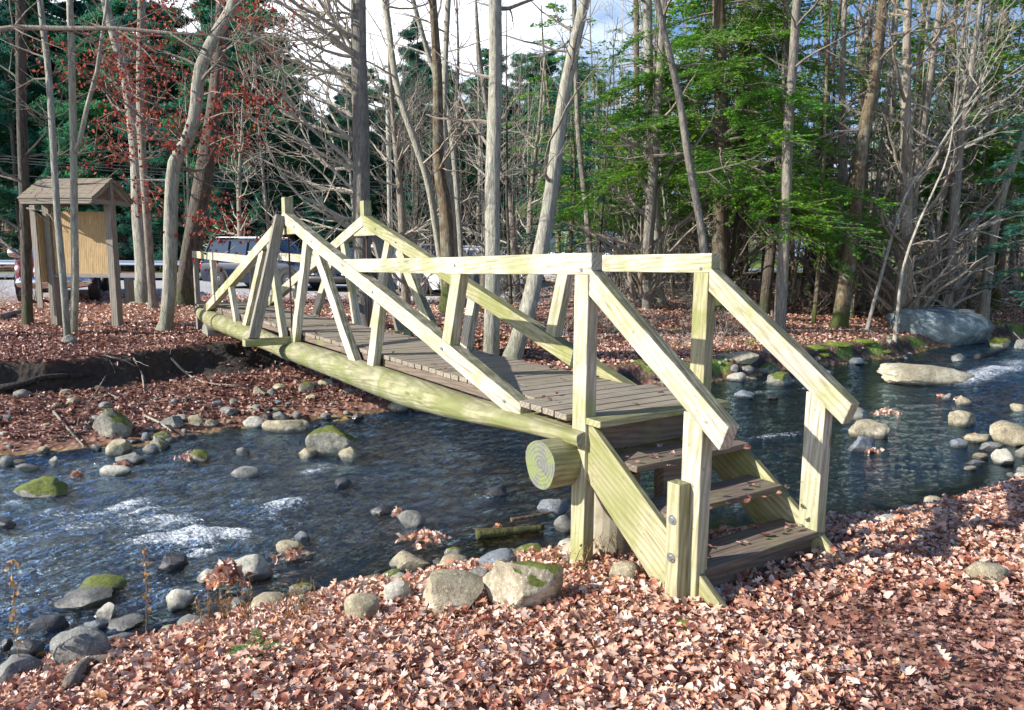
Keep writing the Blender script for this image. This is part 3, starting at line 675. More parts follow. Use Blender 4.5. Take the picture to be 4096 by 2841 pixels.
# ------------------------------------------------------------------ rocks
bm = bmesh.new(); bmesh.ops.create_icosphere(bm, subdivisions=4, radius=1); ICO4 = (np.array([v.co[:] for v in bm.verts]), [tuple(v.index for v in f.verts) for f in bm.faces]); bm.free()
bm = bmesh.new(); bmesh.ops.create_icosphere(bm, subdivisions=3, radius=1); ICO3 = (np.array([v.co[:] for v in bm.verts]), [tuple(v.index for v in f.verts) for f in bm.faces]); bm.free()
bm = bmesh.new(); bmesh.ops.create_icosphere(bm, subdivisions=2, radius=1); ICO2 = (np.array([v.co[:] for v in bm.verts]), [tuple(v.index for v in f.verts) for f in bm.faces]); bm.free()
def rock_mesh(name, w, d, h, ang, seed, mat, ico=ICO3, pw=.72):
    r = np.random.default_rng(seed); P, Fc = ico; P = P.copy()
    for _ in range(int(5+ang*9)):                     # planes cut the ball into facets
        n = r.normal(size=3); n /= np.linalg.norm(n); c = r.uniform(.5, .88)+(1-ang)*.12
        s = P@n; P = P-np.outer(np.maximum(s-c, 0)*(.55+.45*ang), n)
    o1 = r.uniform(0, 99, 3); L = P+o1
    nz = sum((fbm(L[:, i]*1.6+L[:, (i+1) % 3]*.7, L[:, (i+2) % 3]*1.6, 4, seed % 97+i) for i in range(3)))
    P *= (1+nz*.26)[:, None]
    nz2 = sum((fbm(L[:, i]*7, L[:, (i+2) % 3]*7, 3, seed % 97+7+i) for i in range(3))); P *= (1+nz2*.09)[:, None]
    P[:, 0] *= w/2/np.abs(P[:, 0]).max(); P[:, 1] *= d/2/np.abs(P[:, 1]).max(); P[:, 2] *= h/2/np.abs(P[:, 2]).max()
    Fa = np.array(Fc)
    o = np_mesh(name, P, Fa, mat, smooth=True, tri=True)
    if ang > .3:
        try: o.data.set_sharp_from_angle(angle=R(32))
        except Exception: pass
    return o
ROCKS = [ # x0,x1,ytop,ybottom (photo, 2301 wide), kind, angularity, label
(214,303,911,984,'mossy',.5,'big rounded grey boulder with a mossy top on the leafy far shore'),
(238,297,985,1026,'tan',.3,'pale rounded rock just below the big moss-topped boulder on the far shore'),
(202,228,993,1014,'grey',.6,'small grey stone left of the pale rounded rock on the far shore'),
(282,319,984,1000,'dark',.5,'flat dark stone wedged right of the pale rounded rock'),
(319,340,970,993,'blue',.4,'small blue-grey stone above the mossy-topped pair on the far shore'),
(324,361,996,1021,'grey',.2,'brownish round stone left of the mossy-topped flat rock on the far shore'),
(338,384,981,1010,'moss',.5,'flat-topped tan rock with yellow moss on the far shore'),
(263,333,1016,1049,'grey',.4,'long grey sloping rock at the water edge under the round stones'),
(225,298,1045,1072,'pale',.3,'wide light grey rock lying half in the water at the far edge'),
(362,413,927,963,'grey',.9,'angular grey rock in the leaves right of the big moss-topped boulder'),
(423,460,932,960,'tan',.6,'tan angular rock in the leaves, left one of a close pair'),
(455,495,941,962,'tan',.5,'low tan rock in the leaves, right one of a close pair'),
(492,540,914,936,'grey',.6,'flat grey rock among leaves below the mossy bank'),
(516,539,892,913,'moss',.5,'small upright mossy stone above the flat grey rock'),
(545,578,918,930,'tan',.3,'thin flat tan stone in the leaves on the far shore'),
(570,601,866,890,'tan',.8,'tan broken rock high on the leafy slope below the bridge'),
(596,622,872,890,'grey',.4,'small pale green-grey stone high on the slope beside the tan broken rock'),
(546,594,934,965,'pale',.3,'smooth pale block-like rock at the far water edge'),
(590,700,940,972,'tan',.3,'long low flat rock reaching into the water at the far edge'),
(610,652,922,948,'grey',.4,'grey rounded rock behind the long flat rock at the far edge'),
(590,612,928,945,'dark',.4,'small dark stone between the smooth pale block and the grey rounded rock'),
(655,678,924,942,'grey',.3,'small round grey stone right of the grey rounded rock at the far edge'),
(424,471,1010,1040,'mossy',.3,'bright green moss-covered rock standing in the far shallows'),
(521,587,1046,1077,'grey',.5,'grey rock with a leaf on top standing in the stream left of centre'),
(531,563,1004,1024,'grey',.4,'small grey rock in the shallows above the leaf-topped rock'),
(35,167,1072,1124,'mossy',.5,'long low log-shaped rock with a moss band at the left of the stream'),
(0,30,1022,1052,'grey',.5,'grey rock cut by the left edge of the photo on the far shore'),
(37,94,1042,1059,'grey',.6,'flat layered grey rock at the far water edge on the left'),
(110,136,1024,1045,'pale',.6,'pale broken stone at the far water edge left of the long grey rock'),
(87,110,1003,1019,'tan',.4,'small tan stone lying in leaves on the left of the far shore'),
(6,26,928,948,'blue',.5,'small blue-grey stone in shade below the undercut bank on the left'),
(141,176,750,775,'grey',.6,'grey rock lying on top of the bank at the foot of the twin slender trees'),
(221,256,902,918,'grey',.5,'flat grey stone just behind the big moss-topped boulder'),
(668,708,856,884,'mossy',.2,'round green mossy rock in the leaves under the bridge'),
(868,920,893,928,'moss',.3,'dark rock with a mossy shoulder under the middle of the girder'),
(925,975,905,925,'moss',.3,'low mossy rock in the shallows right of the dark mossy-shouldered rock'),
(790,818,925,945,'dark',.5,'small dark stone at the far water edge under the bridge'),
(720,745,925,942,'grey',.4,'small grey stone in the far shallows behind the midstream boulder'),
(677,803,956,1030,'moss',.45,'large midstream boulder with a dark wet base and a small moss patch'),
(672,714,1006,1033,'tan',.3,'small rock against the left foot of the midstream boulder'),
(762,806,1004,1036,'tan',.6,'tan rock under the right foot of the midstream boulder'),
(1087,1145,1085,1121,'dark',.9,'sharp dark rock alone in the water under the bridge'),
(748,792,1072,1100,'dark',.4,'dark rock barely breaking the rapids below the midstream boulder'),
(888,956,1143,1188,'grey',.6,'pointed grey rock with leaves caught on it near midstream'),
(830,886,1136,1160,'dark',.4,'low dark wet rock just upstream of the pointed leaf-caught rock'),
(353,425,1240,1287,'dark',.8,'black wet rock at the foot of the white rapids'),
(512,620,1246,1302,'pale',.35,'smooth pale wedge-shaped rock at the near side of the rapids'),
(622,688,1213,1256,'tan',.7,'rough tan rock with leaves around it in the near shallows'),
(660,696,1191,1222,'blue',.9,'blue-grey slab standing up behind the rough tan rock'),
(672,706,1240,1262,'tan',.3,'small tan pebble-like rock at the right foot of the rough tan rock'),
(172,292,1287,1340,'mossy',.2,'domed rock thickly covered in bright yellow-green moss at the near left'),
(133,255,1322,1372,'grey',.7,'cracked grey slab under the moss-domed rock'),
(60,152,1374,1426,'dark',.95,'dark square-edged block at the near left with a red leaf on it'),
(378,442,1320,1374,'pale',.9,'pale squared rock left of the leaf-covered mound'),
(438,492,1278,1312,'pale',.7,'pale rough rock behind the leaf-covered mound'),
(650,712,1308,1346,'moss',.3,'oval rock with a green top in the brown shallows'),
(665,702,1342,1370,'blue',.6,'small blue-grey rock in front of the green-topped oval rock'),
(222,266,1342,1400,'pale',.8,'pale upright stone in front of the cracked slab'),
(240,326,1383,1426,'grey',.4,'speckled grey stone lying in front of the pale upright stone'),
(188,246,1393,1428,'blue',.5,'flat blue-grey stone left of the speckled grey stone'),
(120,262,1413,1505,'grey',.35,'large smooth grey boulder at the bottom left with a pale ridge'),
(30,102,1438,1478,'dark',.4,'dark rounded stone left of the large smooth grey boulder'),
(-20,96,1472,1545,'grey',.4,'large grey boulder cut by the bottom left edge of the photo'),
(0,28,1440,1465,'dark',.5,'small dark stone on the left edge above the cut-off boulder'),
(-15,36,1163,1192,'dark',.2,'dark wet rounded rock at the left edge of the stream'),
(872,976,1240,1292,'tan',.75,'flat-topped tan slab at the near water edge left of the brown moss rock'),
(998,1044,1230,1264,'moss',.3,'small brown-green mossy rock behind the big yellowish boulder'),
(1070,1170,1228,1282,'blue',.5,'smooth blue-grey slab behind the moss-striped boulder'),
(862,932,1296,1360,'pale',.5,'knobbly pale rock left of the big yellowish boulder'),
(772,856,1330,1402,'tan',.35,'pitted pale rock sunk in leaves at the near shore'),
(928,1090,1283,1385,'tan',.5,'big yellowish boulder in the near leaves beside the moss-striped boulder'),
(1080,1280,1235,1384,'mosstan',.75,'largest near boulder, pale with a slanting stripe of moss, left of the bridge steps'),
(1045,1102,1272,1312,'grey',.7,'grey rock wedged between the big yellowish boulder and the moss-striped boulder'),
(1243,1294,1158,1198,'grey',.2,'round speckled rock left of the bridge end post'),
(1203,1278,1118,1162,'blue',.5,'pale rock just under water behind the round speckled rock'),
(1262,1300,1246,1274,'grey',.4,'small grey stone behind the foot of the bridge end post'),
(796,822,1312,1330,'tan',.3,'small tan pebble in the water behind the pitted pale rock'),
(820,848,1298,1320,'tan',.3,'small brown pebble in the water left of the tan slab'),
(1368,1440,1262,1310,'tan',.3,'tan footing stone half buried under the bridge steps'),
(1976,2182,822,866,'tan',.25,'long low whale-backed rock lying across the upstream water'),
(1719,1779,831,868,'mossy',.2,'green mossy rounded rock in the shallows seen past the right handrail'),
(1635,1676,834,858,'pale',.2,'pale smooth rock in the shallows right of the far landing post'),
(1660,1694,820,842,'moss',.4,'small mossy rock under the far right bank behind the pale smooth rock'),
(1692,1748,813,842,'mossy',.5,'yellow mossy angular rock under the far right bank'),
(1637,1660,820,837,'grey',.4,'small grey stone under the bank ledge beside the landing post'),
(1608,1706,788,815,'tan',.8,'flat ledge slab jutting from the far right bank'),
(1651,1692,876,898,'blue',.5,'small dark-topped rock in the pool right of the landing post'),
(1720,1748,886,898,'dark',.4,'tiny dark rock in the ripples right of the landing post'),
(1899,1952,914,946,'grey',.4,'leaf-topped grey rock behind the pinkish boulder'),
(1906,1998,934,987,'tan',.35,'pinkish tan boulder in the stream right of the steps'),
(1904,1968,978,1018,'blue',.6,'blue-grey boulder in front of the pinkish tan boulder'),
(2123,2200,920,960,'tan',.7,'two-toned tan rock midstream at the right'),
(2228,2322,940,1004,'tan',.25,'big pale boulder cut by the right edge of the photo'),
(2135,2177,985,1008,'blue',.6,'small pointed grey rock left of the leaf-covered flat rock'),
(2166,2232,972,998,'tan',.4,'flat pink rock heaped with leaves beside the big pale right boulder'),
(2198,2250,992,1016,'grey',.5,'flat grey rock below the leaf-heaped flat rock'),
(2226,2278,1008,1046,'pale',.4,'pale grey boulder below the big pale right boulder'),
(2282,2320,996,1030,'moss',.4,'mossy yellow rock at the right edge of the photo'),
(2183,2220,1016,1034,'tan',.4,'small tan rock left of the pale grey boulder'),
(2170,2212,1034,1048,'blue',.3,'thin flat blue-grey rock barely out of the water at the right'),
(2165,2200,1046,1058,'pale',.3,'thin pale rock awash nearest the right shore'),
(2280,2320,1062,1080,'pale',.3,'pale flat rock at the right edge on the shoreline'),
(2145,2184,890,912,'tan',.4,'leaf-covered rock upstream of the two-toned tan rock'),
(2118,2142,882,900,'grey',.4,'little leaf-covered rock left of its larger leaf-covered neighbour upstream'),
(1971,2026,1157,1184,'pale',.3,'low pale rock in the leaves right of the steps'),
(2100,2148,1153,1172,'tan',.3,'low tan rock just showing in the leaves of the right shore'),
(2174,2262,1264,1316,'tan',.3,'speckled tan rock sunk in leaves at the lower right'),
(1822,1856,817,843,'grey',.3,'rounded grey rock at the left end of the small cascade'),
(1845,1872,828,846,'blue',.4,'small blue-grey rock in front of the rounded grey rock by the cascade'),
(1905,1940,800,820,'blue',.6,'thin grey slab on the far right shore'),
(2136,2170,794,814,'grey',.5,'grey rock at the waterline below the great lichen boulder'),
(2222,2268,756,781,'mossy',.3,'low green mossy rock at the right foot of the great lichen boulder'),
(2280,2320,758,784,'grey',.3,'grey rock at the right edge on the far bank'),
(2270,2301,905,925,'tan',.4,'leaf-covered tan rock upstream at the right edge'),
(1978,2232,676,772,'lichen',.15,'great blue-green lichen-covered boulder on the far right bank'),
]
KS = 4096/2301.
rock_pos = []
for i, (x0, x1, yt, yb, kind, ang, lab) in enumerate(ROCKS):
    g0 = ground((x0+x1)/2, yb); D = g0.y
    wm = (x1-x0)*KS*D/F_PX*1.02; dist = math.hypot(D, CZ-g0.z)
    a_, b_, c_ = ray((x0+x1)/2, (yt+yb)/2); dep = math.atan2(-c_, b_)
    hv = (yb-yt)*KS*D/F_PX
    dm = wm*random.uniform(.62, .85)
    if wm > hv*2.6: dm = min(dm, wm*.45)
    # visible height of an ellipsoid seen at this dip: sqrt((h cos)^2+(d sin)^2)
    hm = math.sqrt(max((hv*1.0)**2-(dm*math.sin(dep))**2, (.45*hv)**2))/max(math.cos(dep), .3)
    hm = min(hm, wm*1.05)*1.25
    big = wm > .45
    o = rock_mesh('boulder' if wm > .42 else 'rock', wm*1.05, dm, hm, min(1, ang+.25), 100+i*7, RK[kind], ICO4 if big else ICO3)
    cy = g0.y+dm*.42; cx = g0.x*(cy/g0.y)
    o.location = (cx, cy, g0.z+hm*.5-hm*.28); o.rotation_euler[2] = 0
    if wm > 1.6: o.scale[2] = 1.12
    rock_pos.append((cx, cy, wm*.5, dm*.5))
    tag(o, lab, 'boulder' if wm > .42 else 'rock')
    if wm > 1.6: o.rotation_euler[1] = R(6)
    elif ang > .6: o.rotation_euler[1] = R(random.uniform(-6, 6))
# cobbles along both edges and on the far gravel
protos = []
for i in range(10):
    k = ['grey', 'tan', 'blue', 'pale', 'grey', 'dark', 'moss', 'tan', 'grey', 'blue'][i]
    o = rock_mesh('cobble', 1, random.uniform(.6, .95), random.uniform(.4, .75), random.uniform(.2, .8), 900+i, RK[k], ICO2); protos.append(o)
cnt = 0; used = set()
ZONES = [(-8, -1, 'f', .0, 2.2, 95), (-3, 1.2, 'n', -.5, .35, 62), (1.5, 6, 'n', -.35, .15, 26), (2.5, 11, 'f', -.3, .5, 48), (-6, 1.5, 'w', 0, 0, 30), (4, 9, 'w', 0, 0, 10), (-3.6, -1.4, 'n', -.9, .1, 27)]
for xa, xb, wh, da, db, nn in ZONES:
    for _ in range(nn):
        for _t in range(20):
            x = random.uniform(xa, xb)
            fy = float(curve(np.array([x]), FX, FY)[0][0]); ny = float(curve(np.array([x]), NX, NY)[0][0])
            y = fy+random.uniform(da, db) if wh == 'f' else (ny-random.uniform(da, db) if wh == 'n' else random.uniform(ny+.3, fy-.3))
            if all(((x-a)/(c+.05))**2+((y-b)/(d+.05))**2 > 1 for a, b, c, d in rock_pos): break
        s = (.085+.17*random.random()**2.2)*(1 if wh != 'w' else 1.25)
        src = protos[random.randrange(10)]
        o = src if src.name not in used else src.copy()
        if src.name in used: C.objects.link(o)
        used.add(src.name)
        o.location = (x, y, H(x, y)+s*.12 if wh != 'w' else min(WL(x, y)-s*.18, H(x, y)+s*.2)); o.rotation_euler = (random.uniform(-.2, .2), random.uniform(-.2, .2), random.uniform(0, 6.28)); o.scale = (s, s, s)
        zn = {'f': 'small cobble lying with others along the far shore', 'n': 'small cobble lying with others along the near water edge', 'w': 'small wet cobble lying in the stream bed'}[wh]
        tag(o, zn, 'cobble', {'f': 'cobbles along the far shore', 'n': 'cobbles along the near water edge', 'w': 'cobbles in the stream bed'}[wh])
for p in protos:
    if p.name not in used: bpy.data.objects.remove(p)
#@@PART3
# ------------------------------------------------------------------ leaf litter (one scattered mesh per zone)
def leaf_template(kind, seed):
    r = np.random.default_rng(seed)
    if kind == 'oak': w = [.0, .10, .30, .13, .44, .17, .40, .14, .22, .0]
    elif kind == 'beech': w = [.0, .15, .25, .29, .24, .13, .0]
    else: w = [.0, .36, .30, .0]
    n = len(w); t = np.linspace(0, 1, n); V = []
    curl = r.uniform(-1.5, 1.5); fold = r.uniform(-.1, .9); tw = r.uniform(-1.5, 1.5)
    for i in range(n):
        a = curl*(t[i]-.5)*2; x = math.sin(a)/max(abs(curl), .2)*.5 if abs(curl) > .2 else t[i]-.5; z = (1-math.cos(a))*.45
        for s in (-1, 0, 1):
            ww = w[i]*r.uniform(.8, 1.15)*s; zz = z+abs(ww)*fold+ww*tw*(t[i]-.5)*1.2
            V.append((x+(abs(s)*.05 if kind == 'oak' else 0), ww*(1-.25*fold), zz+r.uniform(-.02, .02)))
    Q = []
    for i in range(n-1):
        for j in range(2): a = i*3+j; Q.append((a, a+3, a+4, a+1))
    return np.array(V), np.array(Q)
TPL = {k: [leaf_template(k, s) for s in range(m_)] for k, m_ in (('oak', 7), ('beech', 7), ('far', 6))}
def scatter(name, P, size, kind, mat, tilt, tint=None, parent=None, nrm=None, kinds=None):
    n = len(P); T = TPL[kind] if kinds is None else sum((TPL[k] for k in kinds), [])
    sel = rng.integers(0, len(T), n); Vs = []; Qs = []; At = []; off = 0
    tint = rng.random(n) if tint is None else tint
    for k in range(len(T)):
        idx = np.nonzero(sel == k)[0]
        if not len(idx): continue
        V, Q = T[k]; m = len(idx)
        yaw = rng.uniform(0, 6.28, m); a = rng.normal(0, tilt, m); b = rng.normal(0, tilt, m); s = size[idx]
        cy, sy, ca_, sa_, cb_, sb_ = np.cos(yaw), np.sin(yaw), np.cos(a), np.sin(a), np.cos(b), np.sin(b)
        Rm = np.empty((m, 3, 3))
        Rm[:, 0, 0] = cy*cb_; Rm[:, 0, 1] = -sy*ca_+cy*sb_*sa_; Rm[:, 0, 2] = sy*sa_+cy*sb_*ca_
        Rm[:, 1, 0] = sy*cb_; Rm[:, 1, 1] = cy*ca_+sy*sb_*sa_; Rm[:, 1, 2] = -cy*sa_+sy*sb_*ca_
        Rm[:, 2, 0] = -sb_; Rm[:, 2, 1] = cb_*sa_; Rm[:, 2, 2] = cb_*ca_
        W = np.einsum('mij,vj->mvi', Rm, V)*s[:, None, None]+P[idx][:, None, :]
        nv = len(V); Vs.append(W.reshape(-1, 3)); Qs.append((Q[None]+(np.arange(m)*nv)[:, None, None]+off).reshape(-1, 4))
        At.append(np.repeat(tint[idx], len(Q))); off += m*nv
    return np_mesh(name, np.concatenate(Vs), np.concatenate(Qs), mat, parent, attr={'tint': np.concatenate(At)})
def litter_pts(x0, x1, y0, y1, dens, cond):
    n = int((x1-x0)*(y1-y0)*dens); x = rng.uniform(x0, x1, n); y = rng.uniform(y0, y1, n)
    d, nn = dist_banks(x, y); k = cond(x, y, d, nn)*(np.abs(x) < .78*y+1.2)
    k = rng.random(n) < k; x, y = x[k], y[k]; z = np.maximum(height(x, y), water_level(x, y)-.01)
    return np.stack([x, y, z], -1)
path = lambda x, y: np.clip(sst(.9, .3, np.abs(x-2.3+.1*(y-3)+fbm(x*1.5, y*1.5, 3, 8)*1.2)/1.2)*sst(4.3, 3.4, y), 0, 1)   # bare trodden strip by the steps
P = litter_pts(-4.5, 4.5, 1.6, 4.2, 2300, lambda x, y, d, n: sst(.0, .35, n)*(1-.35*path(x, y)))
P2 = litter_pts(-3.5, 9, 4.2, 9, 1300, lambda x, y, d, n: sst(.02, .4, n)*(d < 0))
P = np.concatenate([P, P2]); P[:, 2] += rng.uniform(.0, .055, len(P))
sz = .024+.052*rng.random(len(P))**1.2
tr_ = path(P[:, 0], P[:, 1]) > rng.uniform(.15, .9, len(P))
tag(scatter('leaf_litter', P[tr_]*np.array([1, 1, 1]), sz[tr_]*.7, 'oak', F_LEAFD, .3, kinds=['oak', 'beech']), 'trampled dark leaf scraps on the trodden path before the steps', 'fallen leaves', kind='stuff')
P = P[~tr_]; sz = sz[~tr_]
tag(scatter('leaf_litter', P, sz, 'oak', F_LEAF, .42, kinds=['oak', 'beech', 'beech', 'beech']), 'pink and brown fallen oak and beech leaves carpeting the near bank', 'fallen leaves', kind='stuff')
P = litter_pts(-9, -.3, 8.4, 13.5, 330, lambda x, y, d, n: sst(.0, .6, d)*np.where((slope_at(x, y) > 1.0), .12, 1)) if False else None
def slope_at(x, y): e = .08; return np.hypot(height(x+e, y)-height(x-e, y), height(x, y+e)-height(x, y-e))/(2*e)
P = litter_pts(-10, 0, 8.2, 15.5, 380, lambda x, y, d, n: sst(.0, .7, d)*.9*(1-.93*under_zone(x, y, d)))
P[:, 2] += rng.uniform(0, .04, len(P))
tag(scatter('leaf_litter', P, rng.uniform(.05, .11, len(P)), 'beech', F_LEAFD, .5, kinds=['beech', 'far']), 'purplish brown leaves on the gravelly far shore and bank edge', 'fallen leaves', kind='stuff')
P = litter_pts(-1, 15, 11, 22, 300, lambda x, y, d, n: sst(.25, .8, d)*(.45+.55*sst(-.1, .1, fbm(x*1.2, y*1.2, 3, 91))))
P[:, 2] += rng.uniform(0, .03, len(P))
tag(scatter('leaf_litter', P, rng.uniform(.06, .12, len(P)), 'far', F_LEAF, .4), 'rust brown leaves under the trees on the far right bank', 'fallen leaves', kind='stuff')
P = litter_pts(-14, 0, 13.5, 25, 120, lambda x, y, d, n: 1-.85*sst(21, 25, y)); P3 = litter_pts(0, 26, 22, 40, 50, lambda x, y, d, n: 1-sst(30, 34, y)*(x < 8))
P = np.concatenate([P, P3]); P[:, 2] += rng.uniform(0, .03, len(P))
tag(scatter('leaf_litter', P, rng.uniform(.07, .14, len(P)), 'far', F_LEAF, .35), 'brown leaves spread over the ground between the kiosk, the parking area and the woods', 'fallen leaves', kind='stuff')
P = litter_pts(-4.5, 7, 2.8, 6.5, 16, lambda x, y, d, n: sst(.1, .4, n)); P[:, 2] += rng.uniform(.045, .075, len(P))
tag(scatter('leaf_litter', P, rng.uniform(.07, .10, len(P)), 'oak', F_LEAF, .4), 'larger lobed oak leaves lying on top of the near leaf carpet', 'fallen leaves', kind='stuff')
# drifts of leaves caught on rocks and a few on the bridge
CL = [(1.0, (460, 545), (1285, 1335), 190, .16), (1, (905, 1000), (1195, 1225), 70, .07), (1, (880, 900), (1150, 1165), 25, .05), (1, (1110, 1125), (1180, 1200), 25, .04), (1, (960, 1010), (1262, 1300), 60, .05), (1, (400, 455), (1005, 1035), 90, .08), (1, (255, 280), (1035, 1050), 40, .06), (1, (625, 690), (1245, 1262), 60, .06), (1, (150, 170), (1062, 1074), 30, .05),
      (1, (1915, 1948), (912, 925), 30, .07), (1, (1975, 2030), (915, 935), 70, .10), (1, (2180, 2225), (975, 988), 50, .06), (1, (2150, 2180), (890, 900), 40, .06), (1, (1950, 1985), (985, 1015), 30, .03), (1, (2110, 2140), (882, 892), 20, .05)]
PP = []
for _, (xa, xb), (ya, yb), n, hgt in CL:
    c0 = ground((xa+xb)/2, yb+6); wd = (xb-xa)*KS*c0.y/F_PX/2
    q = rng.normal(0, .5, (n, 2)); hh = hgt*np.exp(-(q**2).sum(1)*1.4)*rng.uniform(.3, 1, n)
    x = c0.x+q[:, 0]*wd; y = c0.y+.1+q[:, 1]*wd*.7; z = np.maximum(height(x, y), water_level(x, y))+hh+hgt*.4
    PP.append(np.stack([x, y, z], -1))
P = np.concatenate(PP); tag(scatter('caught_leaves', P, rng.uniform(.05, .10, len(P)), 'oak', F_LEAF, .8, kinds=['oak', 'beech']), 'pale leaves piled against stones in and beside the stream', 'fallen leaves', kind='stuff')
def brw(t, s, z):
    a = .5892; return (.4819+math.cos(a)*t-math.sin(a)*s, 4.7058+math.sin(a)*t+math.cos(a)*s, 1.4336+z)
P = []
for s_, z_, n in ((-.56, -.235, 12), (-.84, -.46, 14), (-.3, -.235, 12), (-1.1+.2, -.69, 18)):
    for _ in range(n): P.append(brw(random.uniform(.1, 1.05), s_+random.uniform(.0, .24)-.0, z_+.012))
for _ in range(120): P.append(brw(random.choice((random.uniform(.12, .3), random.uniform(.9, 1.08), random.uniform(.1, 1.08))), random.uniform(.1, 12), .012))
P = np.array(P); tag(scatter('caught_leaves', P, rng.uniform(.03, .075, len(P)), 'oak', F_LEAFD, .2, kinds=['oak', 'beech']), 'scattered dry leaves lying on the bridge deck and step treads', 'fallen leaves', kind='stuff')

# ------------------------------------------------------------------ trees
def rdir(d, ang):
    d = Vector(d).normalized(); a = Vector((random.gauss(0, 1), random.gauss(0, 1), random.gauss(0, 1))).cross(d).normalized()
    return (d*math.cos(ang)+a*math.sin(ang)).normalized()
def grow(mb, p, d, L, r, lvl, up=.06, dens=2.2, wob=.16, tips=None, minr=.0035):
    n = max(3, int(L/.32)); st = L/n; P = [p]; Rr = [r]; q = Vector(p); v = Vector(d)
    for i in range(n):
        v = (v+Vector((random.gauss(0, wob), random.gauss(0, wob), random.gauss(0, wob)+up))).normalized()
        q = q+v*st; P.append(tuple(q)); Rr.append(max(minr, r*(1-.82*(i+1)/n)))
    mb.tube(P, Rr, 5 if r > .03 else (4 if r > .012 else 3), cap=False)
    if tips is not None and lvl <= 1: tips.extend(P[len(P)//3:])
    if lvl > 0:
        for _ in range(max(2, int(L*dens))):
            i = random.randint(max(1, n//5), n-1); f = i/n
            grow(mb, P[i], rdir(Vector(P[i])-Vector(P[i-1]), random.uniform(.5, 1.0)), L*random.uniform(.25, .5)*(1.15-f*.6), Rr[i]*.6, lvl-1, up, dens, wob, tips, minr)
def trunk_mesh(P, Rr, n=12, flare=0):
    m = MB(); Q = []; S = []
    k = max(10, int((Vector(P[0])-Vector(P[-1])).length/.45))
    PV = [Vector(p) for p in P]
    def cr(i, t):
        a = PV[max(i-1, 0)]; b = PV[i]; c = PV[i+1]; d = PV[min(i+2, len(PV)-1)]
        return .5*((2*b)+(c-a)*t+(2*a-5*b+4*c-d)*t*t+(3*b-a-3*c+d)*t**3)
    L = len(PV)-1
    for j in range(k+1):
        u = min(j/k*L, L-1e-6); i = int(u); t = u-i
        Q.append(cr(i, t)); S.append(Rr[i]*(1-t)+Rr[i+1]*t)
    if flare:
        Q = [Q[0]-Vector((0, 0, .25)), Q[0], Q[0]*.72+Q[1]*.28, Q[0]*.35+Q[1]*.65]+Q[1:]
        S = [S[0]*(1+flare*1.6), S[0]*(1+flare), S[0]*(1+flare*.35), S[0]*1.05]+S[1:]
    sd = random.random()*9
    b = 0; m.tube(Q, S, n)
    for i in range(len(Q)):
        for j in range(n):
            v = Vector(m.v[i*n+j]); c = Q[i]; e = 1+.07*math.sin(3*6.283*j/n+sd+i*.35)+.05*math.sin(5*6.283*j/n+sd*2-i*.5)
            if flare and i < 3: e += flare*.45*max(0, math.sin(4*6.283*j/n+sd))
            m.v[i*n+j] = tuple(c+(v-c)*e)
    return m, Q, S
def local_build(m, name, mat, root, smooth=True):
    L = root.location; m.v = [(v[0]-L[0], v[1]-L[1], v[2]-L[2]) for v in m.v]
    return m.build(name, mat, root, smooth=smooth)
def px_tree(name, pts, depth, wpx, mat, label, cat='tree', group=None, top=11., zb=None, nbr=14, blen=1.8, zmin=2.6, twig=B_TWIG, flare=.35, bark_n=12, lvl=2, root=None, side=None, lean=0):
    """pts: photo polyline from base up, wpx: widths (px) at its ends"""
    if zb is None and not root: depth = ground(*pts[0]).y
    P = [at_y(x, y, depth) for x, y in pts]
    if zb is None: P[0].z = H(P[0].x, P[0].y)-.05
    else: P[0].z = zb
    for i, p in enumerate(P): p.y += lean*i
    k = KS*depth/F_PX/2; Rr = [k*(wpx[0]+(wpx[1]-wpx[0])*i/(len(P)-1)) for i in range(len(P))]
    d = (P[-1]-P[-2]).normalized(); q = P[-1]
    rest = top-(q.z)
    if rest > .5:
        d = (d*.5+Vector((0, 0, .5))).normalized(); e = q+d*rest*.5; P.append(e); P.append(e+Vector((d.x*.4, .1, .9)).normalized()*rest*.5); Rr += [Rr[-1]*.72, Rr[-1]*.2]
    new = root is None
    if new: root = empty(name, tuple(P[0])); tag(root, label, cat, group)
    m, Q, S = trunk_mesh(P, Rr, bark_n, flare); local_build(m, 'trunk', mat, root)
    b = MB(); H0 = P[0].z; tot = Q[-1].z-H0
    for _ in range(nbr):
        i = random.randrange(1, len(Q)-1); f = (Q[i].z-H0)
        if f < zmin: continue
        az = random.uniform(0, 6.28) if side is None else side+random.gauss(0, .6)
        dd = Vector((math.cos(az), math.sin(az), random.uniform(-.1, .8))).normalized()
        r_ = min(S[i]*.38, .045)*random.uniform(.6, 1); grow(b, tuple(Q[i]), dd, blen*random.uniform(.6, 1.5), r_, lvl)
    for _ in range(5): grow(b, tuple(Q[-2]), rdir((0, 0, 1), random.uniform(.2, .8)), blen*1.6, max(S[-2]*.6, .015), lvl)
    b.tube([tuple(q) for q in Q], [r*.45 for r in S], 4)
    local_build(b, 'branches', twig, root, smooth=False)
    return root, Q, S
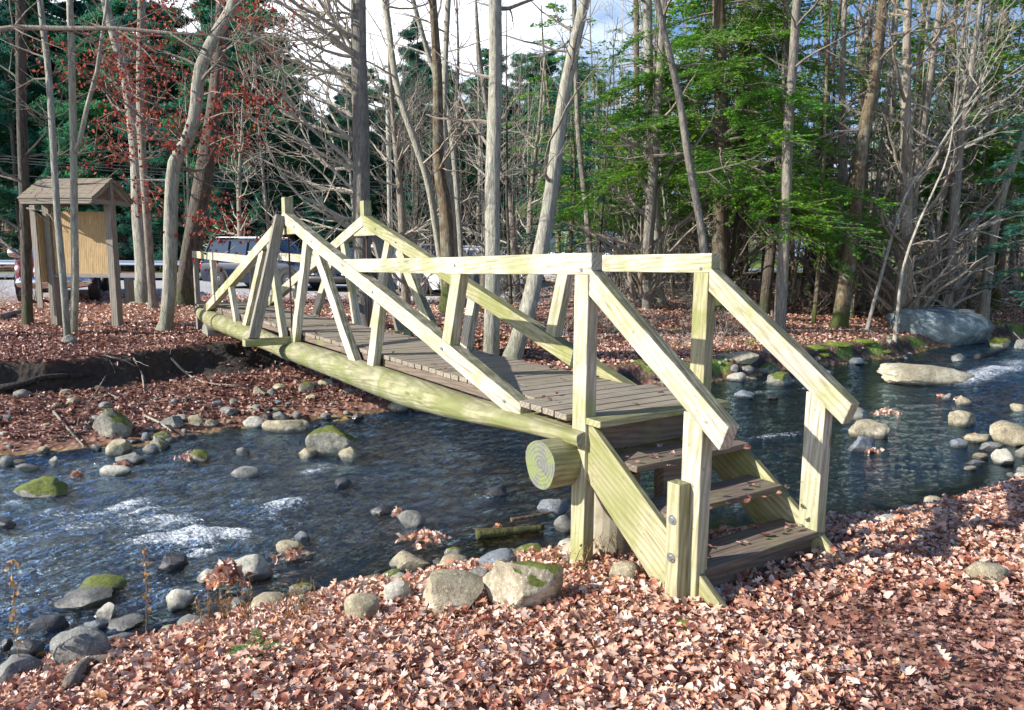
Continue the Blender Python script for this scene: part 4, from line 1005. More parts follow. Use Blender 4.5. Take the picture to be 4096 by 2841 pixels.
TR = [ # name, pts, depth, widths, bark, label, kwargs
('tree', [(62, 733), (57, 500), (48, 250), (46, 0)], 15.6, (22, 19), B_DARK, 'straight dark slender tree left of the kiosk', dict(nbr=26, blen=1.6, zmin=1.2)),
('tree', [(320, 683), (322, 600), (311, 480), (306, 350), (287, 200), (262, 100), (240, 20)], 18.5, (34, 17), B_PALE, 'pale curved tree with a mossy foot between the kiosk and the bridge', dict(nbr=16, blen=2.2, flare=.45)),
('tree', [(340, 640), (330, 480), (318, 300), (315, 150), (318, 0)], 19.5, (17, 15), B_GREY, 'straight grey trunk standing just behind the pale curved tree', dict(nbr=8, zb=1.0)),
('oak_tree', [(370, 745), (381, 640), (383, 480), (391, 370), (421, 315), (440, 250), (449, 160), (487, 75), (528, 0)], 14.6, (29, 24), B_PALE, 'crooked grey tree bending sharply right, first trunk left of the bridge end', dict(nbr=16, blen=1.7, flare=.55)),
('tree', [(413, 686), (426, 590), (446, 480), (466, 350), (481, 250), (494, 130), (500, 0)], 17.5, (46, 26), B_DARK, 'thick dark mossy tree leaning right behind the crooked grey tree', dict(nbr=14, blen=2.2, flare=.4)),
('tree', [(818, 735), (815, 600), (812, 480), (810, 300), (806, 150), (806, 0)], 16.5, (42, 32), B_GREY, 'tall straight furrowed trunk rising behind the bridge peak', dict(nbr=70, blen=3.0, zmin=1.6, twig=B_TWIGP, side=math.pi)),
('tree', [(1010, 640), (1002, 480), (986, 370), (983, 170), (972, 0)], 19.5, (34, 16), B_BROWN, 'dark rough trunk at the middle of a pale-stemmed clump right of the bridge peak', dict(nbr=16, blen=2.4, zb=1.1)),
('tree', [(1003, 600), (968, 440), (936, 330), (893, 200), (872, 50), (862, -20)], 20., (16, 13), B_PALE, 'pale stem leaning left out of the clump right of the bridge peak', dict(nbr=16, blen=2.4, twig=B_TWIGP, zb=1.1)),
('tree', [(1018, 600), (1010, 420), (998, 300), (1000, 150), (1008, -20)], 20.3, (14, 12), B_PALE, 'pale upright stem on the right of the dark rough trunk', dict(nbr=12, blen=2.2, twig=B_TWIGP, zb=1.1)),
('tree', [(1040, 600), (1030, 480), (1008, 260), (965, 130), (925, -10)], 21., (12, 10), B_PALE, 'slim pale stem crossing behind the clump and curving left', dict(nbr=12, blen=2.2, twig=B_TWIGP, zb=1.1)),
('tree', [(1103, 803), (1107, 600), (1108, 400), (1113, 200), (1111, 0)], 12.9, (36, 27), B_PALE, 'pale lichened straight tree rooted at the bank right behind the deck', dict(nbr=12, blen=1.8, flare=.3, zmin=2.8)),
('tree', [(1150, 806), (1189, 690), (1216, 560), (1237, 440), (1263, 240), (1291, 100), (1314, -10)], 13.1, (40, 22), B_PALE, 'pale tree leaning right beside the straight lichened tree', dict(nbr=10, blen=1.8, flare=.25, zmin=3)),
('tree', [(1162, 600), (1146, 440), (1129, 400), (1110, 330), (1080, 150)], 24, (16, 10), B_GREY, 'thin grey tree curving left behind the two pale bank trees', dict(nbr=12, blen=2.2, zb=1.2)),
('tree', [(1335, 600), (1318, 480), (1300, 300), (1290, 0)], 23, (14, 10), B_GREY, 'thin leaning grey tree just left of the rail end', dict(nbr=10, blen=2., zb=1.2)),
('tree', [(1482, 620), (1472, 480), (1460, 300), (1455, 0)], 22, (24, 18), B_PALE, 'broad pale trunk among hemlock twigs above the far rail', dict(nbr=10, blen=2., zb=1.1)),
('tree', [(1597, 640), (1580, 540), (1550, 375), (1522, 200), (1476, 0)], 17.5, (19, 13), B_GREY, 'grey tree leaning left through the hemlock branches', dict(nbr=10, blen=1.8, zb=1.0)),
('tree', [(1750, 752), (1757, 640), (1765, 500), (1771, 300), (1781, 150), (1790, 0)], 15.6, (27, 17), B_GREY, 'pale grey shaggy trunk at the bank edge right of the far landing post', dict(nbr=10, blen=1.6, flare=.3)),
('tree', [(1714, 706), (1728, 600), (1743, 450), (1757, 320), (1765, 150), (1760, 0)], 17., (24, 14), B_DARK, 'dark trunk leaning right next to the pale shaggy trunk', dict(nbr=14, blen=1.6)),
('dead_tree', [(1786, 672), (1781, 580), (1777, 480)], 18.5, (13, 9), B_RED, 'short orange stripped dead stem right of the shaggy trunk', dict(nbr=2, top=3.6, blen=.4)),
('dead_tree', [(1812, 668), (1823, 590), (1826, 500), (1828, 455)], 18.8, (25, 17), B_DARK, 'dark peeling snag right of the orange stripped stem', dict(nbr=5, top=5., blen=.5)),
('tree', [(1828, 728), (1838, 620), (1846, 480), (1850, 380), (1858, 150)], 16.2, (10, 6), B_BROWN, 'thin brown sapling standing in front of the peeling snag', dict(nbr=10, blen=1.2, zmin=1.8)),
('tree', [(1884, 737), (1903, 620), (1922, 475), (1941, 300), (1962, 190), (1984, 0)], 16.2, (34, 21), B_BROWN, 'brown mossy tree leaning right, thickest on the far right bank', dict(nbr=14, blen=1.8, flare=.25)),
('tree', [(1922, 622), (1930, 540), (1940, 380), (1935, 100)], 22, (25, 17), B_BROWN, 'straight brown trunk just behind the leaning mossy tree', dict(nbr=12, blen=2)),
('tree', [(1947, 742), (1975, 640), (2005, 530), (2040, 430), (2110, 330), (2230, 150)], 16., (8, 4), B_TWIGP, 'thin pale sapling leaning far right before the great boulder', dict(nbr=14, blen=1.4, zmin=1.3, top=7, twig=B_TWIGP)),
('tree', [(1992, 715), (1998, 620), (2010, 480), (2040, 330)], 16.8, (7, 4), B_TWIG, 'very thin upright sapling at the left of the great boulder', dict(nbr=8, blen=1., zmin=1.5, top=6)),
('tree', [(2010, 765), (2018, 690), (2030, 600), (2065, 500), (2120, 380)], 15.2, (8, 4), B_TWIGP, 'thin pale sapling growing in front of the great boulder', dict(nbr=8, blen=1., zmin=1.6, top=6, twig=B_TWIGP)),
('tree', [(2073, 677), (2105, 600), (2135, 520), (2170, 430)], 19.5, (9, 5), B_GREY, 'thin grey sapling leaning right behind the great boulder', dict(nbr=8, blen=1.2, top=8)),
('tree', [(2196, 660), (2212, 540), (2228, 380), (2240, 200), (2262, 0)], 20.5, (27, 16), B_DARK, 'dark ivy-grown tree behind the right end of the great boulder', dict(nbr=14, blen=2)),
('tree', [(2208, 722), (2222, 600), (2243, 480), (2268, 390), (2306, 290)], 17.6, (21, 14), B_GREY, 'tan grey tree leaning right beside the great boulder', dict(nbr=10, blen=1.6)),
('tree', [(2272, 648), (2282, 540), (2300, 430), (2315, 200)], 21., (18, 12), B_DARK, 'dark trunk near the right edge of the photo', dict(nbr=10, blen=2)),
('tree', [(2128, 640), (2118, 480), (2112, 300), (2130, 100), (2160, 0)], 22.5, (16, 10), B_GREY, 'grey trunk left of the dark ivy-grown tree', dict(nbr=12, blen=2)),
('dead_tree', [(877, 560), (874, 400), (871, 245)], 44, (11, 8), B_PALE, 'slim pale branchless trunk across the road beyond the bridge peak', dict(nbr=1, zb=1.2, top=4, blen=.6)),
]
roots = {}
for i, (nm, pts, dep, wd, mt, lab, kw) in enumerate(TR):
    random.seed(500+i); r_, Q, S = px_tree(nm, pts, dep, wd, mt, lab, **kw); roots[i] = (r_, Q, S)
# twin slender tree before the kiosk: two trunks from one stool
random.seed(41)
tw, Q, S = px_tree('twin_trunk_tree', [(152, 772), (143, 640), (129, 480), (118, 300), (108, 150), (90, 0)], 13.6, (15, 12), B_PALE, 'twin-trunked slender pale tree standing right in front of the kiosk', nbr=12, blen=1.4, flare=.5, zmin=2.2)
tw, Q2, S2 = px_tree('', [(165, 770), (169, 640), (166, 450), (163, 250), (157, 0)], 13.75, (17, 13), B_PALE, '', nbr=12, blen=1.4, flare=.4, zmin=2, root=tw)
m = MB(); q = [at_y(x, y, 13.75) for x, y in ((166, 345), (178, 320), (196, 240), (218, 160), (238, 20), (250, -80))]
m.tube([tuple(p) for p in q], [.05, .045, .04, .035, .025, .01], 8); local_build(m, 'limb', B_PALE, tw)
# big sweeping limbs in the top left
m = MB(); q = [at_y(x, y, 12.5) for x, y in ((-60, 75), (30, 62), (140, 64), (260, 64), (380, 74), (470, 78), (560, 100))]
m.tube([tuple(p) for p in q], [.05, .045, .04, .035, .025, .018, .006], 8)
for p in q[1:]:
    for _ in range(3): grow(m, tuple(p), rdir((1, 0, .1), .7), 1.3, .014, 2)
L0 = empty('tree', (-12.9, 12.5, H(-12.9, 12.5))); tag(L0, 'grey tree at the left edge of the photo, reaching a long limb across the top', 'tree')
P_ = [Vector((-12.9, 12.5, H(-12.9, 12.5))), Vector((-12.7, 12.5, 3.)), Vector((-12.5, 12.4, 6)), Vector((-12.2, 12.4, 9))]; mm, Q, S = trunk_mesh(P_, [.2, .17, .14, .08], 12, .3)
q0 = q[0]; m.tube([(-12.55, 12.45, 5.2), tuple((Vector((-12.5, 12.4, 5.3))+q0)/2), tuple(q0)], [.08, .06, .05], 8)
local_build(mm, 'trunk', B_GREY, L0); local_build(m, 'branches', B_TWIG, L0, False)

# russet leaves held on the oak
def leaf_clumps(centres, n, spread, size):
    P = []
    for c in centres:
        for _ in range(n):
            P.append((c[0]+random.gauss(0, spread), c[1]+random.gauss(0, spread), c[2]+random.gauss(0, spread*.45)))
    P = np.array(P); return P
random.seed(77)
oak = roots[3][0]; cents = []; m = MB()
spots = [(270, 130), (300, 60), (330, 100), (360, 30), (300, 200), (250, 215), (275, 250), (230, 60), (400, 120), (350, 200), (430, 60), (440, 200), (395, 300), (380, 330), (410, 250), (505, 190), (530, 240), (560, 110), (600, 95), (640, 100), (480, 250), (520, 205), (540, 330), (490, 310), (500, 340), (385, 20), (560, 60), (525, 40), (450, 330), (555, 210), (240, 330), (210, 95),
         (350, 430), (480, 480), (460, 500), (505, 535), (520, 560), (470, 470), (360, 460), (240, 150)]
for sx_, sy_ in spots:
    c = at_y(sx_+random.uniform(-12, 12), sy_+random.uniform(-8, 8), 14.6+random.uniform(-1.2, 2.2)); tr_ = at_y(430, sy_+40, 14.6)
    st_ = c.lerp(tr_, .55); tp = []
    grow(m, tuple(st_), (c-st_).normalized(), (c-st_).length*1.35+.3, .012, 2, up=.02, tips=tp)
    cents += tp[::2]
m.tube([tuple(q) for q in roots[3][1]], [r*.4 for r in roots[3][2]], 4); local_build(m, 'twigs', B_TWIG, oak, False)
P = leaf_clumps(cents, 5, .26, .1); P = P[rng.permutation(len(P))[:24000]]
o = scatter('crown', P-np.array(oak.location), rng.uniform(.07, .12, len(P)), 'far', F_RED, 1.2, parent=oak, kinds=['beech', 'far'])

# ---- hemlocks: flat drooping sprays
def spray_quads(P, D, size, nv, wq=.17):
    """elongated leaf-clump quads: centre P, direction D"""
    n = len(P); D = D/np.linalg.norm(D, axis=1, keepdims=True); up = np.zeros((n, 3)); up[:, 2] = 1; up += rng.normal(0, nv, (n, 3))
    S_ = np.cross(D, up); S_ /= np.linalg.norm(S_, axis=1, keepdims=True)
    L = size[:, None]; a = P-D*L*.5; b = P+S_*L*wq; c = P+D*L*.5; d = P-S_*L*wq
    V = np.stack([a, b, c, d], 1).reshape(-1, 3); return V, np.arange(4*n).reshape(-1, 4)
def hemlock_crown(h0, h1, lb, nb, seed, dens=34, sz=(.06, .15), az0=None, droop=.05):
    random.seed(seed); m = MB(); P = []; D = []
    for k in range(nb):
        z = h0+(h1-h0)*((k+random.random())/nb); L = lb*(1.05-.75*max(0, (z-h0)/(h1-h0))**1.3)*random.uniform(.7, 1.15)
        az = random.uniform(0, 6.28) if az0 is None else az0+random.gauss(0, 1.0)
        v = Vector((math.cos(az), math.sin(az), random.uniform(-.05, .25))); n = max(5, int(L/.22)); q = Vector((0, 0, z)); B = [tuple(q)]; 
        for i in range(n):
            v = (v+Vector((random.gauss(0, .07), random.gauss(0, .07), random.gauss(0, .05)-droop))).normalized(); q = q+v*(L/n); B.append(tuple(q))
        m.tube(B, [max(.004, .028*L/2.5*(1-.85*i/n)) for i in range(n+1)], 4, False)
        for i in range(1, n+1):
            f = i/n
            if (f < .3 and random.random() < .8) or random.random() < .18: continue
            for sgn in (-1, 1):
                for _ in range(2):
                    v2 = Vector((v.x*.6-v.y*sgn, v.y*.6+v.x*sgn, random.uniform(-.25, .12))).normalized(); l2 = L*.34*(1.1-.7*f)*random.uniform(.5, 1.2)+.08
                    p0 = Vector(B[i]); nn = max(2, int(l2/.12)); p = p0
                    for j in range(nn):
                        v2 = (v2+Vector((random.gauss(0, .12), random.gauss(0, .12), random.gauss(0, .06)-.03))).normalized(); p = p+v2*(l2/nn)
                        for _k in range(max(1, int(dens*l2/nn/2.2))):
                            g = (random.gauss(0, .05), random.gauss(0, .05), random.gauss(0, .02))
                            P.append((p.x+g[0], p.y+g[1], p.z+g[2])); a = random.choice((-.9, .9, 0)); D.append((v2.x-a*v2.y, v2.y+a*v2.x, v2.z-.1))
                    if nn > 2: m.tube([tuple(p0), tuple(p0.lerp(p, .5)), tuple(p)], [.005, .004, .003], 3, False)
    P = np.array(P); D = np.array(D); V, Q = spray_quads(P, D, rng.uniform(*sz, len(P)), .75)
    cl = np.clip(vnoise(P[:, 0]*1.6+seed, P[:, 2]*2.2+P[:, 1], 5)*.75+rng.random(len(P))*.35, 0, 1)
    return m, V, Q, cl
HEM = [ # pts, depth, widths, crown low/high (world z), branch len, nb, label, dens
([(1620, 702), (1618, 560), (1619, 400), (1620, 200), (1615, 0)], 16.4, (37, 27), 3.7, 12, 4.5, 72, 'largest hemlock with a thick brown trunk and drooping bright green boughs, right of centre', 105),
([(1675, 690), (1673, 500), (1670, 350), (1667, 100), (1665, 0)], 15.4, (15, 12), 3.8, 11, 3.4, 46, 'slimmer hemlock immediately right of the largest hemlock', 95),
([(1440, 640), (1438, 500), (1432, 300), (1430, 0)], 18.5, (14, 11), 3.7, 12, 4.2, 56, 'hemlock left of the largest hemlock with boughs over the rail end', 100),
([(1865, 640), (1862, 500), (1858, 300), (1858, 0)], 19, (17, 13), 3.9, 12, 3.8, 50, 'dark hemlock between the snag and the brown mossy tree', 90),
]
for i, (pts, dep, wd, h0, h1, lb, nb, lab, dn) in enumerate(HEM):
    random.seed(60+i)
    r_, Q, S = px_tree('hemlock_tree', pts, dep, wd, B_BROWN, lab, nbr=10, blen=1.3, zmin=1.2, top=13.5, flare=.3)
    m, V, Qd, cl = hemlock_crown(h0, h1, lb, nb, 300+i, dn)
    # shift crown to follow the trunk
    def sh(z): 
        k = min(range(len(Q)), key=lambda j: abs(Q[j].z-z)); return Q[k]
    zs = np.array([q.z for q in Q]); qx = np.array([q.x for q in Q]); qy = np.array([q.y for q in Q])
    lx, ly, lz = r_.location
    V[:, 0] += np.interp(V[:, 2], zs, qx)-lx; V[:, 1] += np.interp(V[:, 2], zs, qy)-ly; V[:, 2] -= lz
    m.v = [(a+float(np.interp(c, zs, qx))-lx, b+float(np.interp(c, zs, qy))-ly, c-lz) for a, b, c in m.v]
    m.tube([(q.x-lx, q.y-ly, q.z-lz) for q in Q], [r*.4 for r in S], 4); m.build('boughs', B_TWIG, r_); np_mesh('crown', V, Qd, F_HEM, r_, attr={'tint': cl})
# hemlock for copies
def proto_tree(name, trunk, mat, twig, m, V=None, Q=None, cl=None, fol=None):
    if m: zz = max(v[2] for v in trunk.v); m.tube([(0, 0, 0), (0, 0, zz*.5), (0, 0, zz*.9)], [.02, .02, .01], 4)
    r_ = empty(name); t_ = trunk.build('trunk', mat, r_, smooth=True)
    if m: m.build('branches', twig, r_)
    if V is not None: np_mesh('crown', V, Q, fol, r_, attr={'tint': cl})
    return r_
def simple_trunk(h, r, lean=.0, n=9, wob=.12):
    P = [Vector((0, 0, -.4))]; d = Vector((random.gauss(0, lean), random.gauss(0, lean), 1)).normalized()
    for i in range(7): d = (d+Vector((random.gauss(0, wob*.3), random.gauss(0, wob*.3), .1))).normalized(); P.append(P[-1]+d*h/7)
    return trunk_mesh(P, [r*(1-.12*i) for i in range(8)], n, .25)
HP = []
for v_ in range(2):
    random.seed(80+v_); t_, Q, S = simple_trunk(12, .14); m, V, Qd, cl = hemlock_crown(2.6, 12, 2.9, 40, 90+v_, 60, (.10, .22))
    HP.append(proto_tree('hemlock_tree', t_, B_BROWN, B_TWIG, m, V, Qd, cl, F_HEM if v_ else F_BLUE))
# ---- pines
def pine(h, h0, lb, nb, seed, fol, csz=.34, ncl=7):
    random.seed(seed); t_, Q, S = simple_trunk(h, .2, .02); m = MB(); P = []; D = []
    for k in range(nb):
        f = (k+random.random())/nb; z = h0+(h-.3-h0)*f; L = lb*(1.1-.85*f)*random.uniform(.6, 1.15); az = random.uniform(0, 6.28)
        v = Vector((math.cos(az), math.sin(az), random.uniform(-.05, .35))); q = Vector((0, 0, z)); B = [tuple(q)]; n = 5
        for i in range(n):
            v = (v+Vector((random.gauss(0, .1), random.gauss(0, .1), random.gauss(.02, .05)))).normalized(); q = q+v*L/n; B.append(tuple(q))
            if i > 0:
                for _ in range(ncl):
                    c = q+Vector((random.gauss(0, .3), random.gauss(0, .3), random.gauss(.05, .12)))*(L*.35+.25)
                    for _k in range(26):
                        P.append((c.x+random.gauss(0, .13), c.y+random.gauss(0, .13), c.z+random.gauss(0, .07))); D.append((random.gauss(0, 1), random.gauss(0, 1), random.gauss(.25, .6)))
        m.tube(B, [max(.008, .035*(1-.8*i/n)) for i in range(n+1)], 4, False)
    P = np.array(P); D = np.array(D); V, Qd = spray_quads(P, D, rng.uniform(csz*.5, csz, len(P)), 1., .11)
    cl = np.clip(vnoise(P[:, 0]*1.1+seed, P[:, 2]*1.5+P[:, 1], 5)*.8+rng.random(len(P))*.3, 0, 1)
    return proto_tree('pine_tree', t_, B_DARK, B_GREY, m, V, Qd, cl, fol)
PP_ = [pine(15, 2.2, 3.4, 52, 11, F_PINE), pine(13, 2.6, 3.0, 46, 12, F_PINE), pine(16, 4, 3.2, 44, 13, F_BLUE), pine(9, .5, 2.4, 42, 14, F_BLUE, .3)]
# ---- bare trees
BP = []
for v_ in range(8):
    random.seed(120+v_); h = random.uniform(12, 17); r0 = random.choice((.08, .11, .15, .2)); t_, Q, S = simple_trunk(h, r0, .07)
    m = MB()
    for _ in range(38):
        i = random.randrange(3, len(Q)-1)
        az = random.uniform(0, 6.28); grow(m, tuple(Q[i]), Vector((math.cos(az), math.sin(az), random.uniform(.1, 1.1))).normalized(), random.uniform(1.4, 3.4), S[i]*.42, 2, up=.07, dens=1.7, minr=.006)
    BP.append(proto_tree('bare_tree', t_, (B_PALE, B_GREY, B_GREY, B_DARK)[v_ % 4], B_TWIGP if v_ % 4 < 2 else B_TWIG, m))
SP = []                                              # leafless understorey shrubs
for v_ in range(3):
    random.seed(150+v_); m = MB(); r_ = empty('bare_shrub')
    for _ in range(11): grow(m, (random.gauss(0, .12), random.gauss(0, .12), -.1), rdir((0, 0, 1), random.uniform(.1, .7)), random.uniform(.9, 2.2), .012, 2, minr=.004)
    m.build('stems', B_TWIGP if v_ else B_TWIG, r_); SP.append(r_)
YP = []
random.seed(160); m = MB(); r_ = empty('leafy_shrub'); tp = []
for _ in range(10): grow(m, (random.gauss(0, .1), random.gauss(0, .1), -.1), rdir((0, 0, 1), random.uniform(.1, .6)), random.uniform(1.2, 2.4), .012, 2, tips=tp, minr=.004)
m.build('stems', B_TWIG, r_); P = leaf_clumps(tp, 2, .1, .1)
scatter('leaves', P, rng.uniform(.06, .12, len(P)), 'far', F_YEL, 1.2, parent=r_, kinds=['far']); YP.append(r_)

used = set()
def put(pr, x, y, sc_, label, cat, group):
    z = H(x, y)-.05; rz = random.uniform(0, 6.28)
    if pr.name not in used: o = pr; o.location = (x, y, z); o.rotation_euler[2] = rz; o.scale = (sc_,)*3; used.add(pr.name)
    else: o = copy_thing(pr, (x, y, z), rz, sc_)
    tag(o, label, cat, group); return o
taken = [(r_[0].location.x, r_[0].location.y) for r_ in roots.values()]
def free(x, y, dmin):
    return all((x-a)**2+(y-b)**2 > dmin*dmin for a, b in taken)
random.seed(2024)
def region(n, ya, yb, ua, ub, protos, label, cat, group, sa, sb, dmin=1.2, cond=None):
    for _ in range(n):
        for _t in range(40):
            y = math.sqrt(random.uniform(ya*ya, yb*yb)); u = random.uniform(ua, ub); x = (u-1150.5)*KS/F_PX*y
            if free(x, y, dmin) and (cond is None or cond(x, y)): break
        else: continue
        taken.append((x, y)); put(random.choice(protos), x, y, random.uniform(sa, sb), label, cat, group)
# beyond the road, left and centre
region(12, 21, 32, 1560, 2260, [HP[1]], 'bright hemlock reaching over the right wood', 'hemlock tree', 'tall hemlocks over the right wood', 1.05, 1.4, 2.2)
region(74, 49, 92, -150, 600, PP_[:3], 'tall dark green pine beyond the road on the left', 'pine tree', 'pines beyond the road on the left', 1.0, 1.5, 1.9)
region(46, 54, 95, 500, 1350, PP_[:2]+[PP_[3]], 'dark green pine on the hillside beyond the road behind the bridge', 'pine tree', 'pines on the hillside behind the bridge', .65, 1.0, 2.)
region(24, 55, 95, 480, 1300, [PP_[2], PP_[0]], 'tall sparse pine beyond the road behind the bridge', 'pine tree', 'tall pines behind the bridge', .95, 1.15, 2.5)
region(22, 47, 56, -100, 1350, [PP_[3]], 'young bushy pine at the far roadside', 'pine tree', 'young pines at the far roadside', .5, .8, 2.)
region(110, 45.5, 80, -100, 1400, BP, 'bare grey tree beyond the road', 'bare tree', 'bare trees beyond the road', .75, 1.1, 1.2)
region(26, 25, 33, -80, 1250, SP, 'leafless twiggy shrub at the edge of the parking area', 'shrub', 'bare shrubs round the parking area', .5, .9, 1.0, lambda x, y: abs(u_(x, y)-640) > 320)if False else None
def u_(x, y): return 1150.5+x/y*F_PX/KS
# right bank wood
region(52, 19.5, 34, 1330, 2420, BP, 'bare slender tree in the wood on the far right bank', 'bare tree', 'bare trees in the near part of the right wood', .6, 1., .9)
region(64, 34, 70, 1300, 2500, BP, 'bare tree deep in the wood on the right', 'bare tree', 'bare trees deep in the right wood', .75, 1.1, 1.1, lambda x, y: abs(y-road_y(x)) > 4.2 and not (14 < x < 21 and y < 60))
region(16, 19, 32, 1700, 2330, HP, 'shadowy hemlock in the wood on the far right bank', 'hemlock tree', 'hemlocks in the right wood', .6, .95, 2.)
region(12, 24, 34, 1250, 1750, HP, 'dark hemlock standing behind the largest hemlock', 'hemlock tree', 'hemlocks behind the largest hemlock', .6, .95, 2.)
region(34, 52, 90, 1350, 2500, PP_[1:4], 'dark pine far off behind the right wood', 'pine tree', 'pines far behind the right wood', .7, 1.15, 2.5, lambda x, y: not (10 < x-.1*y < 26 and y < 80))
region(22, 20, 33, 1330, 2400, SP, 'leafless twiggy shrub on the floor of the right wood', 'shrub', 'bare shrubs in the right wood', .4, .8, 1.)
region(12, 15, 21, 1230, 1700, SP, 'leafless twiggy shrub on the bank right of the bridge', 'shrub', 'bare shrubs on the bank right of the bridge', .35, .6, 1.)
region(5, 44, 52, 480, 1500, YP, 'bush with yellow leaves at the far roadside', 'bush', 'yellow bushes at the far roadside', .7, 1., 2.)
region(5, 36, 46, 1800, 2100, YP, 'bush with yellow leaves at the back of the right wood', 'bush', 'yellow bushes behind the right wood', .9, 1.4, 2., lambda x, y: abs(y-road_y(x)) > 4)
region(6, 18, 24, -60, 250, SP, 'leafless twiggy shrub near the kiosk', 'shrub', 'bare shrubs near the kiosk', .5, .8, 1.5, lambda x, y: not(-13 < x < -7))
region(14, 21, 28, 860, 1300, BP, 'thin bare tree between the parking area and the bridge', 'bare tree', 'bare trees beside the parking area', .55, .8, 1.5)
region(16, 34, 70, 3000, 3600, BP[:4], 'bare tree', 'bare tree', 'x', .8, 1.1, 2) if False else None
for pr in PP_+BP+HP+SP+YP:
    if pr.name not in used:
        for ch in list(pr.children): bpy.data.objects.remove(ch)
        bpy.data.objects.remove(pr)

# ------------------------------------------------------------------ sticks, roots, logs
def stick(pts, r, mat, label, cat='branch', name='fallen_branch', lift=.04, fork=0, zs=None):
    P = []
    for i, (x, y) in enumerate(pts):
        g0 = ground(x, y); p = Vector(g0); p.z += lift if zs is None else zs[i]; P.append(p)
    o = empty(name, tuple(P[0])); 
    m, Q, S = trunk_mesh([tuple(p) for p in P], [r*(1-.55*i/(len(P)-1)) for i in range(len(P))], 8)
    for _ in range(fork):
        i = random.randrange(2, len(Q)-1); grow(m, tuple(Q[i]), rdir(Q[i]-Q[i-1], .7), .35, r*.4, 0)
    L = o.location; m.v = [(v[0]-L[0], v[1]-L[1], v[2]-L[2]) for v in m.v]; bpy.data.objects.remove(o)
    o = m.build(name, mat, None, smooth=True); o.location = P[0]; tag(o, label, cat); return o
def zc(*p): return [(x*.4696, 758.4+y*.4696) for x, y in p]
stick(zc((757, 42), (820, 120), (900, 190), (1000, 232), (1175, 245)), .022, B_TWIGP, 'long pale bare branch sliding down the dark bank towards the bridge', fork=2)
stick(zc((610, 60), (640, 120), (680, 190), (690, 270)), .022, B_STK, 'pale forked branch hanging straight down the dark bank', fork=3)
stick(zc((455, 72), (520, 110), (590, 125), (650, 165)), .016, B_TWIGP, 'short pale root curling from the bank top left of the forked branch', cat='root', name='exposed_root', fork=2)
stick(zc((510, 200), (440, 310), (385, 390), (365, 455)), .012, B_TWIG, 'thin dark branch leaning in leaves left of the moss-topped boulder', fork=2)
stick(zc((258, 370), (330, 455), (405, 540)), .02, B_STK, 'grey lichened stick on the leaves at the left of the far shore', fork=1)
stick(zc((245, 505), (330, 478), (440, 460)), .012, B_TWIG, 'thin brown stick lying level beside the grey lichened stick')
stick(zc((690, 390), (760, 420), (822, 465)), .022, B_TWIGP, 'short bleached stick right of the moss-topped boulder')
stick(zc((500, 270), (570, 305)), .014, B_TWIGP, 'tiny bleached stick above the moss-topped boulder')
stick(zc((660, 335), (780, 320), (960, 300)), .012, B_TWIG, 'thin brown twig lying across the leaves below the forked branch', fork=2)
stick(zc((0, 278), (110, 262), (230, 240), (440, 215)), .06, B_STKD, 'dark thick log lying in shadow along the foot of the undercut bank', cat='log', name='fallen_log', lift=.1)
stick([(0, 722), (25, 712), (52, 705)], .09, B_GREY, 'grey log on the leaves at the left edge beside the dark slender tree', cat='log', name='fallen_log', lift=.07)
stick([(1070, 1212), (1140, 1205), (1222, 1196)], .055, B_STKM, 'short mossy log at the near water edge left of the bridge end', cat='log', name='fallen_log', lift=.04)
stick([(1148, 1180), (1200, 1172), (1252, 1160)], .022, B_STKB, 'brown stick above the short mossy log', lift=.05)
stick([(160, 1560), (178, 1528), (205, 1505), (262, 1498)], .04, B_TWIG, 'gnarled grey driftwood among stones at the bottom left', cat='driftwood', name='driftwood', lift=.05)
stick([(2195, 808), (2225, 800), (2260, 790)], .07, B_STKD, 'dark log lying in the upstream water at the right', cat='log', name='fallen_log', lift=.05)
stick([(1840, 688), (1900, 698), (1985, 700)], .07, B_STKB, 'brown log lying on leaves left of the great boulder', cat='log', name='fallen_log', lift=.08)
stick([(1400, 700), (1450, 712), (1510, 718)], .03, B_TWIGP, 'pale fallen branch on the leaves behind the steps handrail', fork=2)
stick([(1380, 690), (1420, 680), (1480, 660)], .02, B_TWIG, 'thin fallen branch above the pale one behind the handrail', fork=2)
stick([(2230, 700), (2262, 735), (2301, 775)], .03, B_TWIG, 'thin brown branch slanting down the bank right of the great boulder', fork=2)
for i in range(34):                                    # roots along the undercut
    x = random.uniform(-8.5, -1.0); fy = float(curve(np.array([x]), FX, FY)[0][0]); D = float(np.interp(x, [-30, -7, -5.5, -4, -2.5, 0, 2], [2.2, 2.0, 3.0, 2.6, 1.8, 1.2, .8]))
    y = fy+D*1.12+.25; z = H(x, y+.15); m = MB()
    v = Vector((random.uniform(-.5, .5), -1, -.2)); q = Vector((x, y+.1, z-random.uniform(.03, .2))); P = [tuple(q)]
    for _ in range(5): v = (v+Vector((random.gauss(0, .35), 0, -.5))).normalized(); q = q+v*random.uniform(.04, .12); P.append(tuple(q))
    m.tube(P, [.012, .01, .009, .007, .005, .003], 5)
    o = m.build('exposed_root', B_TWIG if i % 3 else B_STKB, None, smooth=True); tag(o, 'thin root hanging out of the dark undercut bank', 'root', 'roots hanging from the undercut bank')

